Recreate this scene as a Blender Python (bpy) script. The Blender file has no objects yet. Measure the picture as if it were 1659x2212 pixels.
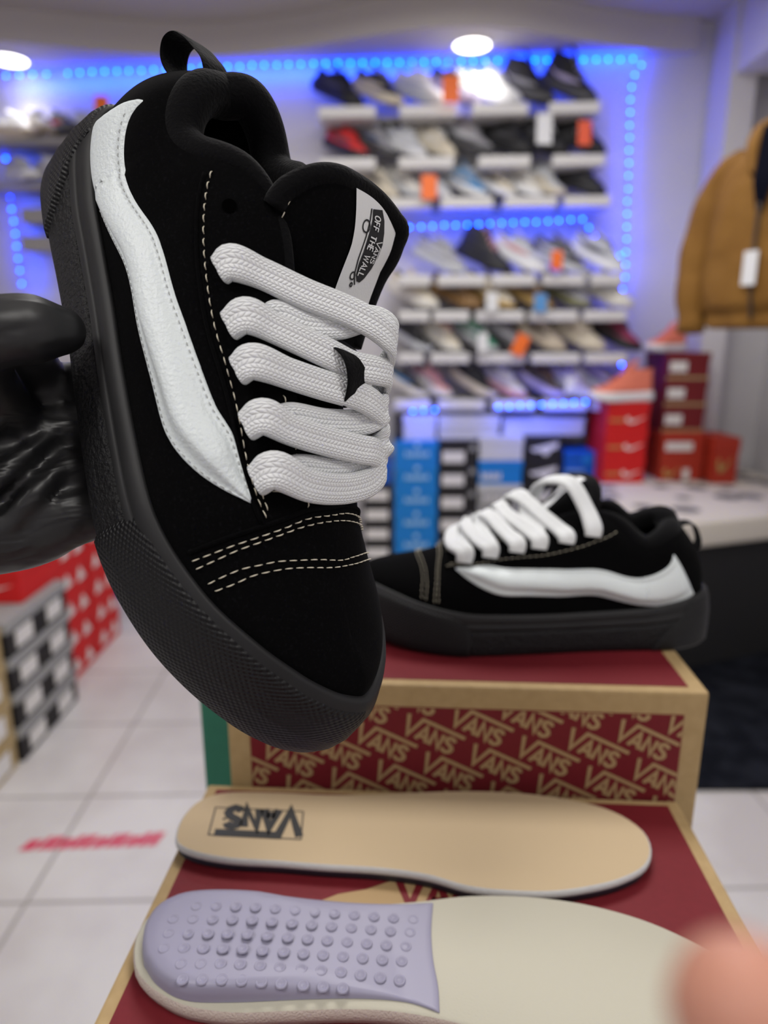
import bpy, bmesh, math, random
import numpy as np
from mathutils import Vector, Matrix
from mathutils.bvhtree import BVHTree

PI = math.pi
R = math.radians
SC = bpy.context.scene
C = SC.collection
random.seed(7)
rng = np.random.RandomState(7)

# ------------------------------------------------------------------ camera
CAM_Z = 1.33
PITCH = R(14.2)
cam_d = bpy.data.cameras.new('camera')
cam = bpy.data.objects.new('camera', cam_d)
C.objects.link(cam)
cam_d.sensor_fit = 'VERTICAL'
cam_d.sensor_height = 36.0
cam_d.sensor_width = 27.0
cam_d.lens = 24.0
cam_d.clip_start = 0.01
cam.location = (0, 0, CAM_Z)
cam.rotation_euler = (PI / 2 - PITCH, 0, 0)
cam_d.dof.use_dof = True
cam_d.dof.focus_distance = 0.285
cam_d.dof.aperture_fstop = 5.1
SC.camera = cam

# ------------------------------------------------------------------ world, lights, exposure
w = bpy.data.worlds.new('world')
SC.world = w
w.use_nodes = True
w.node_tree.nodes['Background'].inputs[0].default_value = (0.9, 0.93, 1.0, 1)
w.node_tree.nodes['Background'].inputs[1].default_value = 0.35
SC.view_settings.view_transform = 'Standard'
SC.view_settings.look = 'None'
SC.view_settings.gamma = 1.0
SC.view_settings.exposure = -0.32
SC.view_settings.use_curve_mapping = False


def area_light(name, loc, size, energy, color=(1, 1, 1), rot=(0, 0, 0), size_y=None):
    d = bpy.data.lights.new(name, 'AREA')
    d.energy = energy
    d.color = color
    d.size = size
    if size_y:
        d.shape = 'RECTANGLE'
        d.size_y = size_y
    o = bpy.data.objects.new(name, d)
    o.location = loc
    o.rotation_euler = rot
    C.objects.link(o)
    return o


# soft light from assumed ceiling panels outside the frame, behind and ahead of the photographer
area_light('unseen_ceiling_light', (-0.9, -0.5, 2.72), 0.6, 26, (1.0, 0.97, 0.93), size_y=0.6)
area_light('unseen_ceiling_light', (0.9, -0.5, 2.72), 0.6, 20, (1.0, 0.97, 0.93), size_y=0.6)
area_light('unseen_ceiling_light', (0.2, 1.3, 2.72), 0.9, 34, (1.0, 0.97, 0.94), size_y=0.6)
area_light('unseen_ceiling_light', (0.1, 2.6, 2.74), 2.4, 26, (1.0, 0.97, 0.95), size_y=0.3)  # unseen strip added as fill to lift the back wall

# ------------------------------------------------------------------ helpers


def mat(name, color, rough=0.6, metal=0.0, spec=0.5, sheen=0.0, emit=None, emit_s=0.0, noise=None, bump=None,
        trans=0.0, coat=0.0):
    """noise=(scale, colour2, lo, hi); bump=(scale, strength, distance)"""
    m = bpy.data.materials.new(name)
    m.use_nodes = True
    nt = m.node_tree
    b = nt.nodes['Principled BSDF']
    b.inputs['Base Color'].default_value = (*color, 1)
    b.inputs['Roughness'].default_value = rough
    b.inputs['Metallic'].default_value = metal
    b.inputs['Specular IOR Level'].default_value = spec
    b.inputs['Sheen Weight'].default_value = sheen
    b.inputs['Transmission Weight'].default_value = trans
    b.inputs['Coat Weight'].default_value = coat
    if emit:
        b.inputs['Emission Color'].default_value = (*emit, 1)
        b.inputs['Emission Strength'].default_value = emit_s
    if noise or bump:
        tc = nt.nodes.new('ShaderNodeTexCoord')
    if noise:
        n = nt.nodes.new('ShaderNodeTexNoise')
        n.inputs['Scale'].default_value = noise[0]
        n.inputs['Detail'].default_value = 4
        nt.links.new(tc.outputs['Object'], n.inputs['Vector'])
        r = nt.nodes.new('ShaderNodeValToRGB')
        r.color_ramp.elements[0].position = noise[2]
        r.color_ramp.elements[0].color = (*color, 1)
        r.color_ramp.elements[1].position = noise[3]
        r.color_ramp.elements[1].color = (*noise[1], 1)
        nt.links.new(n.outputs['Fac'], r.inputs['Fac'])
        nt.links.new(r.outputs['Color'], b.inputs['Base Color'])
    if bump:
        n2 = nt.nodes.new('ShaderNodeTexNoise')
        n2.inputs['Scale'].default_value = bump[0]
        n2.inputs['Detail'].default_value = 3
        nt.links.new(tc.outputs['Object'], n2.inputs['Vector'])
        bp_ = nt.nodes.new('ShaderNodeBump')
        bp_.inputs['Strength'].default_value = bump[1]
        bp_.inputs['Distance'].default_value = bump[2]
        nt.links.new(n2.outputs['Fac'], bp_.inputs['Height'])
        nt.links.new(bp_.outputs['Normal'], b.inputs['Normal'])
    return m


class NG:
    """tiny math-node writer"""

    def __init__(s, m):
        s.nt = m.node_tree
        s.b = s.nt.nodes['Principled BSDF']

    def n(s, t, **kw):
        x = s.nt.nodes.new(t)
        for k, v in kw.items():
            setattr(x, k, v)
        return x

    def m(s, op, a, b=None, c=None):
        x = s.nt.nodes.new('ShaderNodeMath')
        x.operation = op
        for i, v in enumerate((a, b, c)):
            if v is None:
                continue
            if isinstance(v, (int, float)):
                x.inputs[i].default_value = v
            else:
                s.nt.links.new(v, x.inputs[i])
        return x.outputs[0]

    def uv(s):
        t = s.nt.nodes.new('ShaderNodeUVMap')
        sp = s.nt.nodes.new('ShaderNodeSeparateXYZ')
        s.nt.links.new(t.outputs[0], sp.inputs[0])
        return sp.outputs[0], sp.outputs[1]

    def bump(s, h, strength, dist):
        x = s.nt.nodes.new('ShaderNodeBump')
        x.inputs['Strength'].default_value = strength
        x.inputs['Distance'].default_value = dist
        s.nt.links.new(h, x.inputs['Height'])
        s.nt.links.new(x.outputs[0], s.b.inputs['Normal'])

    def mix(s, fac, c1, c2):
        x = s.nt.nodes.new('ShaderNodeMix')
        x.data_type = 'RGBA'
        s.nt.links.new(fac, x.inputs[0])
        for i, c in ((6, c1), (7, c2)):
            if isinstance(c, tuple):
                x.inputs[i].default_value = (*c, 1)
            else:
                s.nt.links.new(c, x.inputs[i])
        return x.outputs[2]


def mesh(name, verts, faces, m=None, parent=None, uv=None, smooth=True, mats=None, fmat=None):
    me = bpy.data.meshes.new(name)
    me.from_pydata([tuple(map(float, v)) for v in verts], [], [tuple(map(int, f)) for f in faces])
    if uv is not None:
        l = me.uv_layers.new(name='UVMap')
        vi = np.zeros(len(me.loops), dtype=np.int32)
        me.loops.foreach_get('vertex_index', vi)
        l.data.foreach_set('uv', np.asarray(uv, dtype=np.float32)[vi].ravel())
    if smooth:
        me.polygons.foreach_set('use_smooth', [True] * len(me.polygons))
    for x in (mats or ([m] if m else [])):
        me.materials.append(x)
    if fmat is not None:
        me.polygons.foreach_set('material_index', fmat)
    me.update()
    o = bpy.data.objects.new(name, me)
    C.objects.link(o)
    if parent:
        o.parent = parent
    return o


def tag(o, label=None, cat=None, group=None, kind=None):
    if label:
        o['label'] = label
    if cat:
        o['category'] = cat
    if group:
        o['group'] = group
    if kind:
        o['kind'] = kind
    return o


def empty(name, loc=(0, 0, 0), rot=(0, 0, 0)):
    o = bpy.data.objects.new(name, None)
    o.location = loc
    o.rotation_euler = rot
    o.empty_display_size = 0.05
    C.objects.link(o)
    return o


class MB:
    """collects shapes into one mesh"""

    def __init__(s):
        s.v = []
        s.f = []
        s.mi = []
        s.uvs = []

    def add(s, v, f, mi=0, uv=None):
        o = len(s.v)
        s.v += [tuple(map(float, x)) for x in v]
        s.f += [tuple(int(i) + o for i in q) for q in f]
        s.mi += [mi] * len(f)
        s.uvs += [tuple(x) for x in uv] if uv is not None else [(0, 0)] * len(v)
        return s

    def box(s, x0, x1, y0, y1, z0, z1, mi=0, b=0.0):
        if b <= 0:
            v = [(x, y, z) for z in (z0, z1) for y in (y0, y1) for x in (x0, x1)]
            f = [(0, 2, 3, 1), (4, 5, 7, 6), (0, 1, 5, 4), (2, 6, 7, 3), (0, 4, 6, 2), (1, 3, 7, 5)]
            return s.add(v, f, mi)
        bm = bmesh.new()
        bmesh.ops.create_cube(bm, size=1)
        bmesh.ops.scale(bm, vec=(x1 - x0, y1 - y0, z1 - z0), verts=bm.verts)
        bmesh.ops.translate(bm, vec=((x0 + x1) / 2, (y0 + y1) / 2, (z0 + z1) / 2), verts=bm.verts)
        bmesh.ops.bevel(bm, geom=bm.edges[:], offset=b, segments=2, profile=0.6, affect='EDGES')
        bm.verts.index_update()
        s.add([tuple(q.co) for q in bm.verts], [[q.index for q in f.verts] for f in bm.faces], mi)
        bm.free()
        return s

    def grid(s, P, closed_u=False, closed_v=False, mi=0, flip=False, uv=None):
        P = np.asarray(P)
        nu, nv = P.shape[:2]
        f = []
        for i in range(nu if closed_u else nu - 1):
            for j in range(nv if closed_v else nv - 1):
                a, b, c, d = i * nv + j, ((i + 1) % nu) * nv + j, ((i + 1) % nu) * nv + (j + 1) % nv, i * nv + (j + 1) % nv
                f.append((a, d, c, b) if flip else (a, b, c, d))
        return s.add(P.reshape(-1, 3), f, mi, None if uv is None else np.asarray(uv).reshape(-1, 2))

    def tube(s, pts, r, n=8, caps=True, mi=0, sx=1.0, closed=False):
        """round tube through pts, r scalar or list"""
        pts = np.asarray(pts, float)
        N = len(pts)
        r = np.full(N, r) if np.isscalar(r) else np.asarray(r)
        T = np.gradient(pts, axis=0)
        if closed:
            T = np.roll(pts, -1, 0) - np.roll(pts, 1, 0)
        T /= np.linalg.norm(T, axis=1)[:, None] + 1e-12
        up = np.array([0, 0, 1.0]) if abs(T[0][2]) < 0.9 else np.array([1.0, 0, 0])
        rings = []
        a = np.cross(T[0], up)
        a /= np.linalg.norm(a)
        for i in range(N):
            a = a - T[i] * (a @ T[i])
            a /= np.linalg.norm(a) + 1e-12
            b = np.cross(T[i], a)
            rings.append([pts[i] + r[i] * (a * math.cos(2 * PI * k / n) * sx + b * math.sin(2 * PI * k / n)) for k in range(n)])
        s.grid(np.array(rings), closed_v=True, closed_u=closed, mi=mi)
        if caps and not closed:
            o = len(s.v) - N * n
            s.f.append(tuple(o + k for k in range(n)))
            s.f.append(tuple(o + (N - 1) * n + k for k in reversed(range(n))))
            s.mi += [mi, mi]
        return s

    def build(s, name, m=None, parent=None, smooth=False, mats=None, uv=False, xf=None):
        v = s.v
        if xf is not None:
            v = [xf(q) for q in v]
        return mesh(name, v, s.f, m, parent, uv=s.uvs if uv else None, smooth=smooth, mats=mats, fmat=s.mi if mats else None)


def hcub(xs, ys, x):
    """smooth (monotone-limited) cubic through control values; ys may be (n,k)"""
    xs = np.asarray(xs, float)
    ys = np.asarray(ys, float)
    one = ys.ndim == 1
    if one:
        ys = ys[:, None]
    h = np.diff(xs)[:, None]
    d = np.diff(ys, axis=0) / h
    m = np.zeros_like(ys)
    m[0], m[-1] = d[0], d[-1]
    w1 = 2 * h[1:] + h[:-1]
    w2 = h[1:] + 2 * h[:-1]
    ok = d[:-1] * d[1:] > 0
    with np.errstate(divide='ignore', invalid='ignore'):
        hm = (w1 + w2) / (w1 / d[:-1] + w2 / d[1:])
    m[1:-1] = np.where(ok, hm, 0)
    x = np.clip(np.asarray(x, float), xs[0], xs[-1])
    i = np.clip(np.searchsorted(xs, x, side='right') - 1, 0, len(xs) - 2)
    hh = (xs[i + 1] - xs[i])
    t = ((x - xs[i]) / hh)[..., None]
    hh = hh[..., None]
    r = (2 * t**3 - 3 * t**2 + 1) * ys[i] + (t**3 - 2 * t**2 + t) * hh * m[i] + (-2 * t**3 + 3 * t**2) * ys[i + 1] + (t**3 - t**2) * hh * m[i + 1]
    return r[..., 0] if one else r


def catmull(P, n, closed=False):
    """points through control points, resampled evenly"""
    P = np.asarray(P, float)
    N = len(P)
    out = []
    rg = range(N if closed else N - 1)
    for i in rg:
        if closed:
            p0, p1, p2, p3 = P[(i - 1) % N], P[i], P[(i + 1) % N], P[(i + 2) % N]
        else:
            p1, p2 = P[i], P[i + 1]
            p0 = P[i - 1] if i > 0 else 2 * p1 - p2
            p3 = P[i + 2] if i + 2 < N else 2 * p2 - p1
        for t in np.linspace(0, 1, 20, endpoint=False):
            out.append(0.5 * (2 * p1 + (p2 - p0) * t + (2 * p0 - 5 * p1 + 4 * p2 - p3) * t * t + (3 * p1 - p0 - 3 * p2 + p3) * t**3))
    out.append(P[0] if closed else P[-1])
    out = np.array(out)
    d = np.r_[0, np.cumsum(np.linalg.norm(np.diff(out, axis=0), axis=1))]
    tt = np.linspace(0, d[-1], n + 1 if closed else n)
    if closed:
        tt = tt[:-1]
    return np.stack([np.interp(tt, d, out[:, k]) for k in range(out.shape[1])], 1)
# ================================================================== layout helpers: a picture point carried out to a distance
def P(px, py, Y):
    cx, cv = (px - 829.5) / 1475.0, (py - 1106.0) / 1475.0
    fw = math.cos(PITCH) - cv * math.sin(PITCH)
    up = -(math.sin(PITCH) + cv * math.cos(PITCH))
    t = Y / fw
    return np.array([cx * t, Y, CAM_Z + up * t])


def Pz(px, py, z):
    q = P(px, py, 1.0)
    t = (z - CAM_Z) / (q[2] - CAM_Z)
    return np.array([q[0] * t, t, z])


def wallY(x):
    return 3.75 + 0.060 * (1.3 - x)


# ------------------------------------------------------------------ room materials
M_WALL = mat('painted_wall', (0.66, 0.645, 0.655), rough=0.75, spec=0.2, noise=(3, (0.62, 0.61, 0.62), .4, .7))
M_CEIL = mat('ceiling_paint', (0.50, 0.47, 0.43), rough=0.8, spec=0.2)
M_SOFF = mat('soffit_paint', (0.58, 0.55, 0.52), rough=0.8, spec=0.2)
M_TILE = mat('floor_tile', (0.62, 0.60, 0.58), rough=0.32, spec=0.5)
_g = NG(M_TILE)
_tc = _g.n('ShaderNodeTexCoord')
_mp = _g.n('ShaderNodeMapping')
_g.nt.links.new(_tc.outputs['Object'], _mp.inputs[0])
_mp.inputs['Rotation'].default_value = (0, 0, R(-1.5))
_sp = _g.n('ShaderNodeSeparateXYZ')
_g.nt.links.new(_mp.outputs[0], _sp.inputs[0])


def _grout(axis, off):
    t = _g.m('FRACT', _g.m('DIVIDE', _g.m('ADD', axis, off), 0.40))
    return _g.m('LESS_THAN', _g.m('ABSOLUTE', _g.m('SUBTRACT', t, 0.5)), 0.0115)


GX = _grout(_sp.outputs[0], 10.0 + 0.635)
GY = _grout(_sp.outputs[1], 10.0 + 0.0)
_n = _g.n('ShaderNodeTexNoise')
_n.inputs['Scale'].default_value = 2.2
_n.inputs['Detail'].default_value = 6
_g.nt.links.new(_tc.outputs['Object'], _n.inputs['Vector'])
_r = _g.n('ShaderNodeValToRGB')
_r.color_ramp.elements[0].position = .38
_r.color_ramp.elements[0].color = (0.53, 0.50, 0.485, 1)
_r.color_ramp.elements[1].position = .62
_r.color_ramp.elements[1].color = (0.66, 0.645, 0.625, 1)
_g.nt.links.new(_n.outputs['Fac'], _r.inputs[0])
_mx = _g.mix(_g.m('MAXIMUM', GX, GY), _r.outputs[0], (0.33, 0.31, 0.29))
_g.nt.links.new(_mx, _g.b.inputs['Base Color'])

# ------------------------------------------------------------------ shell
XL, XR, YB = -2.3, 2.02, -1.6
o = MB().box(XL - .1, XR + .1, YB - .1, 4.2, -.06, 0).build('floor', M_TILE)
tag(o, kind='structure')
o = MB().box(XL - .1, XR + .1, YB - .1, 4.2, 2.80, 2.88).build('ceiling', M_CEIL)
tag(o, kind='structure')
a, b = (XL - .1, wallY(XL - .1)), (XR + .1, wallY(XR + .1))
o = MB().add([(a[0], a[1], 0), (b[0], b[1], 0), (b[0], b[1], 2.8), (a[0], a[1], 2.8), (a[0], a[1] + .1, 0), (b[0], b[1] + .1, 0), (b[0], b[1] + .1, 2.8), (a[0], a[1] + .1, 2.8)],
             [(0, 1, 2, 3), (4, 7, 6, 5), (0, 3, 7, 4), (1, 5, 6, 2), (3, 2, 6, 7), (0, 4, 5, 1)]).build('wall_back', M_WALL)
tag(o, kind='structure')
o = MB().box(XL - .1, XL, YB, wallY(XL), 0, 2.8).build('wall_left', M_WALL)
tag(o, kind='structure')
o = MB().box(XR, XR + .1, YB, wallY(XR), 0, 2.8).build('wall_right', M_WALL)
tag(o, kind='structure')
o = MB().box(XL, XR, YB - .1, YB, 0, 2.8).build('wall_front', M_WALL)
tag(o, kind='structure')
# wavy dropped soffit over the shelves
ks = [(-400, 70), (-200, 78), (0, 88), (200, 108), (430, 121), (620, 106), (800, 76), (950, 58), (1100, 61), (1250, 86), (1400, 106), (1508, 111)]
edge = []
for px, py in ks:
    edge.append(Pz(px, py, 2.66)[:2])
edge = catmull(np.array(edge), 90)
xe = edge[-1][0]
mb = MB()
n = len(edge)
bk = np.array([[q[0], wallY(q[0])] for q in edge])
bk[:, 1] = np.maximum(bk[:, 1], edge[:, 1] + .01)
mb.grid(np.array([[(e[0], e[1], 2.80), (e[0], e[1], 2.66), (k[0], k[1], 2.66), (k[0], k[1], 2.80)] for e, k in zip(edge, bk)]), closed_v=True)
mb.f.append((0, 1, 2, 3))
mb.f.append(tuple(4 * (n - 1) + j for j in (3, 2, 1, 0)))
mb.mi += [0, 0]
o = mb.build('trim_1', M_SOFF)
tag(o, kind='structure')
# boxed-in beam and pier at the right, over the clothes rail
o = MB().box(1.60, 2.02, 0.2, 3.50, 2.50, 2.80).build('trim_2', M_WALL)
tag(o, kind='structure')
o = MB().box(1.58, 1.70, 3.50, 3.715, 0, 2.80).build('trim_3', M_WALL)
tag(o, kind='structure')

# ------------------------------------------------------------------ recessed downlights
M_GLOW = mat('downlight_glow', (1, 1, 1), emit=(1.0, 0.95, 0.86), emit_s=9.0)
M_WPLA = mat('white_plastic', (0.78, 0.78, 0.77), rough=0.4)
for k, (px, py) in enumerate(((20, 131), (1020, 99))):
    q = Pz(px, py, 2.655)
    r = empty('recessed_downlight', (q[0], q[1], 2.66))
    tag(r, ('round recessed downlight cut by the left edge, above the far end of the blue lights', 'round recessed downlight above the middle of the top sneaker shelf')[k], 'ceiling light', 'recessed downlights in the soffit')
    mb = MB()
    ring = [(.098, 0), (.098, -.006), (.088, -.008), (.080, -.003), (.080, 0)]
    mb.grid(np.array([[(c[0] * math.cos(t), c[0] * math.sin(t), c[1]) for c in ring] for t in np.linspace(0, 2 * PI, 32, endpoint=False)]), closed_u=True)
    mb.build('trim_ring', M_WPLA, r, smooth=True)
    mb = MB()
    mb.add([(.081 * math.cos(t), .081 * math.sin(t), -.004) for t in np.linspace(0, 2 * PI, 32, endpoint=False)], [tuple(range(32))])
    mb.build('diffuser', M_GLOW, r)
    d = bpy.data.lights.new('downlight_beam', 'SPOT')
    d.energy = (9, 15)[k]
    d.color = (1, .96, .9)
    d.spot_size = R(110)
    d.spot_blend = .8
    d.shadow_soft_size = .07
    L = bpy.data.objects.new('downlight_beam', d)
    L.location = (q[0], q[1] - .02, 2.62)
    L.rotation_euler = (R(8), 0, 0)
    C.objects.link(L)

# ------------------------------------------------------------------ blue LED strings
M_LED = mat('blue_led', (0.0, 0.1, 1.0), emit=(0.0, 0.030, 1.0), emit_s=150)
M_CORD = mat('clear_cord', (0.35, 0.4, 0.6), rough=.4)
_lb = bmesh.new()
bmesh.ops.create_icosphere(_lb, subdivisions=2, radius=.0055)
LEDM = bpy.data.meshes.new('bulb')
_lb.to_mesh(LEDM)
LEDM.materials.append(M_LED)
for p_ in LEDM.polygons:
    p_.use_smooth = True


def led_string(pts, label, Yoff=-.05, step=26.5):
    pts = np.array(pts, float)
    d = np.r_[0, np.cumsum(np.linalg.norm(np.diff(pts, axis=0), axis=1))]
    n = int(d[-1] / step) + 1
    W = []
    for t in np.linspace(0, d[-1], n):
        px, py = np.interp(t, d, pts[:, 0]), np.interp(t, d, pts[:, 1])
        Y = 3.8
        for _ in range(3):
            q = P(px, py, Y)
            Y = wallY(q[0]) + Yoff
        W.append(P(px, py, Y))
    W = np.array(W)
    r = empty('led_string_light', W[0])
    tag(r, label, 'string light', 'blue led strings around the sneaker wall')
    cp = W - W[0] + [0, .010, 0]
    if len(cp) < 3:
        cp = np.array([cp[0] + [0, 0, .06], cp[0], cp[-1], cp[-1] - [0, 0, .012]])
    cp = np.vstack([cp[:1] + [0, -Yoff - .012, 0.0], cp, cp[-1:] + [0, -Yoff - .012, 0.0]])   # both ends pinned to the wall
    MB().tube(cp, .0028, n=5).build('cord', M_CORD, r, smooth=True)
    for q in W - W[0]:
        o = bpy.data.objects.new('bulb', LEDM)
        o.location = q + rng.randn(3) * [.001, .0005, .001]
        o.parent = r
        C.objects.link(o)
    return W


led_string([(12, 164), (100, 160)], 'four blue lights at the far left end of the top edge', step=27)
led_string([(146, 158), (360, 149), (560, 141), (730, 136), (960, 133), (1160, 130), (1378, 127), (1386, 141)], 'long straight row of blue lights along the top of the sneaker wall')
led_string([(1372, 162), (1364, 188), (1361, 215), (1360, 300), (1357, 400), (1353, 500), (1351, 600), (1345, 625)], 'upright row of blue lights down the right side of the sneaker wall', step=26.8)
led_string([(885, 491), (960, 487), (1060, 483), (1160, 479), (1258, 473)], 'level row of blue lights under the third shelf row', Yoff=-.22, step=24.8)
led_string([(1272, 492), (1287, 512), (1304, 531), (1324, 544), (1340, 545), (1341, 572), (1340, 600)], 'short slanting row of blue lights joining the upright row', Yoff=-.16, step=24)
led_string([(1345, 692), (1345, 700)], 'single blue light hanging low on the right of the sneaker wall', Yoff=-.12, step=60)
led_string([(1344, 788), (1341, 812)], 'pair of blue lights low on the right of the sneaker wall', Yoff=-.12, step=24)
led_string([(1077, 879), (1170, 874), (1264, 868)], 'row of nine blue lights above the wide white box', Yoff=-.43, step=23.3)
led_string([(892, 888), (939, 885)], 'three blue lights above the blue shoebox stack', Yoff=-.43, step=23.3)
led_string([(5, 288), (8, 313), (11, 342)], 'three blue lights at the left edge beside the white sneaker', step=28)
led_string([(21, 424), (29, 478), (36, 531), (42, 585), (46, 612)], 'upright row of blue lights at the far left, above the glove', step=27)
led_string([(78, 525), (102, 524)], 'two blue lights beside the heel of the held shoe', Yoff=-.1, step=24)
# the strings' own wash on the wall behind them


def wash(px0, py0, px1, py1, energy, Yoff=-.10, face='down'):
    a, b = P(px0, py0, wallY(0) + Yoff), P(px1, py1, wallY(0) + Yoff)
    for q in (a, b):
        q[1] = wallY(q[0]) + Yoff
    d = bpy.data.lights.new('led_wash', 'AREA')
    d.shape = 'RECTANGLE'
    v = b - a
    d.size = float(np.linalg.norm(v))
    d.size_y = .02
    d.energy = energy
    d.color = (0.0, 0.07, 1.0)
    L = bpy.data.objects.new('led_wash', d)
    L.location = (a + b) / 2
    xax = Vector(v / np.linalg.norm(v))
    zax = Vector((0, -1, 0)) if face == 'down' else Vector((0, -.5, .85))                       # light looks along -Z of its frame: towards the wall
    yax = zax.cross(xax).normalized()
    zax = xax.cross(yax)
    L.matrix_world = Matrix(((xax.x, yax.x, zax.x, L.location.x), (xax.y, yax.y, zax.y, L.location.y), (xax.z, yax.z, zax.z, L.location.z), (0, 0, 0, 1)))
    C.objects.link(L)


wash(0, 163, 1380, 128, 7.5, Yoff=-.06)
wash(885, 491, 1258, 474, 1.0, Yoff=-.16)
wash(1362, 160, 1346, 620, .22, Yoff=-.07)
wash(1077, 879, 1264, 868, 1.2, Yoff=-.47, face='low')
wash(888, 888, 945, 885, .45, Yoff=-.47, face='low')
wash(10, 300, 46, 640, .7)
# ================================================================== THE SKATE SHOE (local: x heel>toe, +y lateral side, z up, metres)
NU = 300
OUT = np.array([(0.3025, -0.006), (0.2965, 0.0105), (0.285, 0.0240), (0.272, 0.0340), (0.258, 0.0425), (0.240, 0.0505), (0.222, 0.0555), (0.205, 0.0580), (0.187, 0.0580), (0.162, 0.0545),
                (0.130, 0.0490), (0.100, 0.0435), (0.070, 0.0395), (0.045, 0.0365), (0.020, 0.0310), (0.003, 0.0200), (-0.003, 0.0),
                (0.003, -0.020), (0.020, -0.031), (0.045, -0.0355), (0.075, -0.037), (0.11, -0.038), (0.15, -0.042), (0.19, -0.049),
                (0.225, -0.053), (0.255, -0.050), (0.280, -0.040), (0.296, -0.024)])
RING = catmull(OUT, NU, closed=True)
_t = np.roll(RING, -1, 0) - np.roll(RING, 1, 0)
_t /= np.linalg.norm(_t, axis=1)[:, None]
RN = np.stack([_t[:, 1], -_t[:, 0]], 1)          # outward normal (order runs toe>lateral>heel)
if (RN[np.argmax(RING[:, 1])][1]) < 0:
    RN = -RN
_seg = np.linalg.norm(np.roll(RING, -1, 0) - RING, axis=1)
RS = np.r_[0, np.cumsum(_seg)[:-1]]
HEEL_I = int(np.argmin(RING[:, 0]))


def z0f(x):
    return hcub([0.0, 0.03, 0.20, 0.24, 0.27, 0.303], [0.002, 0.0, 0.0, 0.002, 0.006, 0.013], x)


def z1f(x):
    return hcub([0.0, 0.02, 0.06, 0.12, 0.19, 0.23, 0.26, 0.303], [0.046, 0.041, 0.034, 0.032, 0.034, 0.039, 0.045, 0.050], x)


def lipf(x):
    """how far the foxing's top edge sits inside its widest line"""
    return hcub([0, .19, .23, .26, .28, .303], [.0035, .0035, .005, .0075, .010, .0125], x)


def ring_at(x, side):
    """ring index where the outline reaches x on the lateral (+1) or medial (-1) side"""
    lat = np.arange(0, HEEL_I + 1) if side > 0 else np.arange(HEEL_I, NU)
    return lat[np.argmin(abs(RING[lat, 0] - x))]


def band(mb, idx, prof, closed, mi=0, fx=None):
    """prof: list of (frac of height, outward offset). fx(i)->(f shift) optional"""
    rows = []
    uvs = []
    for i in idx:
        i = i % NU
        x, y = RING[i]
        a, b = z0f(x), z1f(x)
        pr = prof(i) if callable(prof) else prof
        rows.append([(x + RN[i][0] * o, y + RN[i][1] * o, a + (b - a) * f) for f, o in pr])
        uvs.append([(RS[i], (b - a) * f) for f, o in pr])
    mb.grid(np.array(rows), closed_u=closed, mi=mi, uv=np.array(uvs))


# rim ring: where the upper's skin ends (crest in the toe zone, eyestay edge, collar)
_LAT = [(0.2995, .262, .000, .0585), (0.285, .256, .000, .0600), (0.270, .246, .000, .0625), (0.25, .234, .000, .0655), (0.23, .220, .000, .0695), (0.212, .209, .000, .0755),
        (0.207, .204, .0015, .0780), (0.198, .199, .0105, .0755), (0.17, .172, .0110, .0825), (0.14, .140, .0105, .0920), (0.11, .108, .0100, .1035), (0.094, .089, .0115, .1060),
        (0.082, .0785, .0200, .1000), (0.066, .067, .0275, .0870), (0.052, .0555, .0295, .0830), (0.038, .0435, .0280, .0865), (0.024, .033, .0215, .0915), (0.008, .0255, .0110, .0940)]
_HEEL = (.0235, 0, .0945)


def _rim():
    us, P, T = [], [], []
    for xb, x, y, z in _LAT:
        us.append(ring_at(xb, 1) + (0 if xb < .3 else 0))
        P.append((x, y, z))
    us.append(HEEL_I)
    P.append(_HEEL)
    for xb, x, y, z in reversed(_LAT):
        us.append(ring_at(xb, -1))
        P.append((x, -y * (1.10 if x < .08 else 1.15), z + (0.007 if x < .08 else 0.001 if x < .2 else 0.0)))
    us = np.array(us, float)
    P = np.array(P)
    o = np.argsort(us)
    us, P = us[o], P[o]
    keep = np.r_[True, np.diff(us) > 0]
    us, P = us[keep], P[keep]
    us = np.r_[us[-1] - NU, us, us[0] + NU]
    P = np.vstack([P[-1], P, P[0]])
    return hcub(us, P, np.arange(NU))


RIM = _rim()
for _k in range(12):                               # soften the collar line
    _s = (np.roll(RIM, 1, 0) + np.roll(RIM, -1, 0) + RIM * 2) / 4
    _w = (RIM[:, 0] < .1)[:, None]
    RIM = np.where(_w, _s, RIM)
NV = 26


def upper_grid(off=0.0):
    G = np.zeros((NU, NV, 3))
    for i in range(NU):
        x, y = RING[i]
        n = np.array([RN[i][0], RN[i][1], 0])
        B = np.array([x, y, z1f(x) - 0.004]) - n * (lipf(x) + 0.0022)
        Rm = RIM[i]
        side = 1 if i < HEEL_I else -1
        d = Rm - B
        L = np.linalg.norm(d)
        T0 = (np.array([0, 0, 1.0]) + n * (0.12 if RIM[i][0] > .06 else 0.02))
        inward = d * [1, 1, 0]
        inward /= np.linalg.norm(inward) + 1e-9
        # zone weights by rim x
        xr = Rm[0]
        toe = np.clip((xr - .196) / .012, 0, 1)
        lace = np.clip((xr - .070) / .025, 0, 1) * (1 - toe)
        col = 1 - toe - lace
        T1 = toe * (inward + [0, 0, 0.10]) + lace * (np.array([0, -side, 0.30])) + col * (np.array([0, 0, 1.0]) - n * 0.9)
        m0 = toe * 0.75 + lace * 1.05 + col * 1.15
        m1 = toe * 1.15 + lace * 1.0 + col * 0.85
        t = np.linspace(0, 1, NV)[:, None]
        G[i] = (2 * t**3 - 3 * t**2 + 1) * B + (t**3 - 2 * t**2 + t) * T0 * m0 * L + (-2 * t**3 + 3 * t**2) * Rm + (t**3 - t**2) * T1 * m1 * L
    return G


UG = upper_grid()


def grid_bvh(G):
    mb = MB().grid(G, closed_u=True)
    return BVHTree.FromPolygons(mb.v, mb.f)


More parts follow.
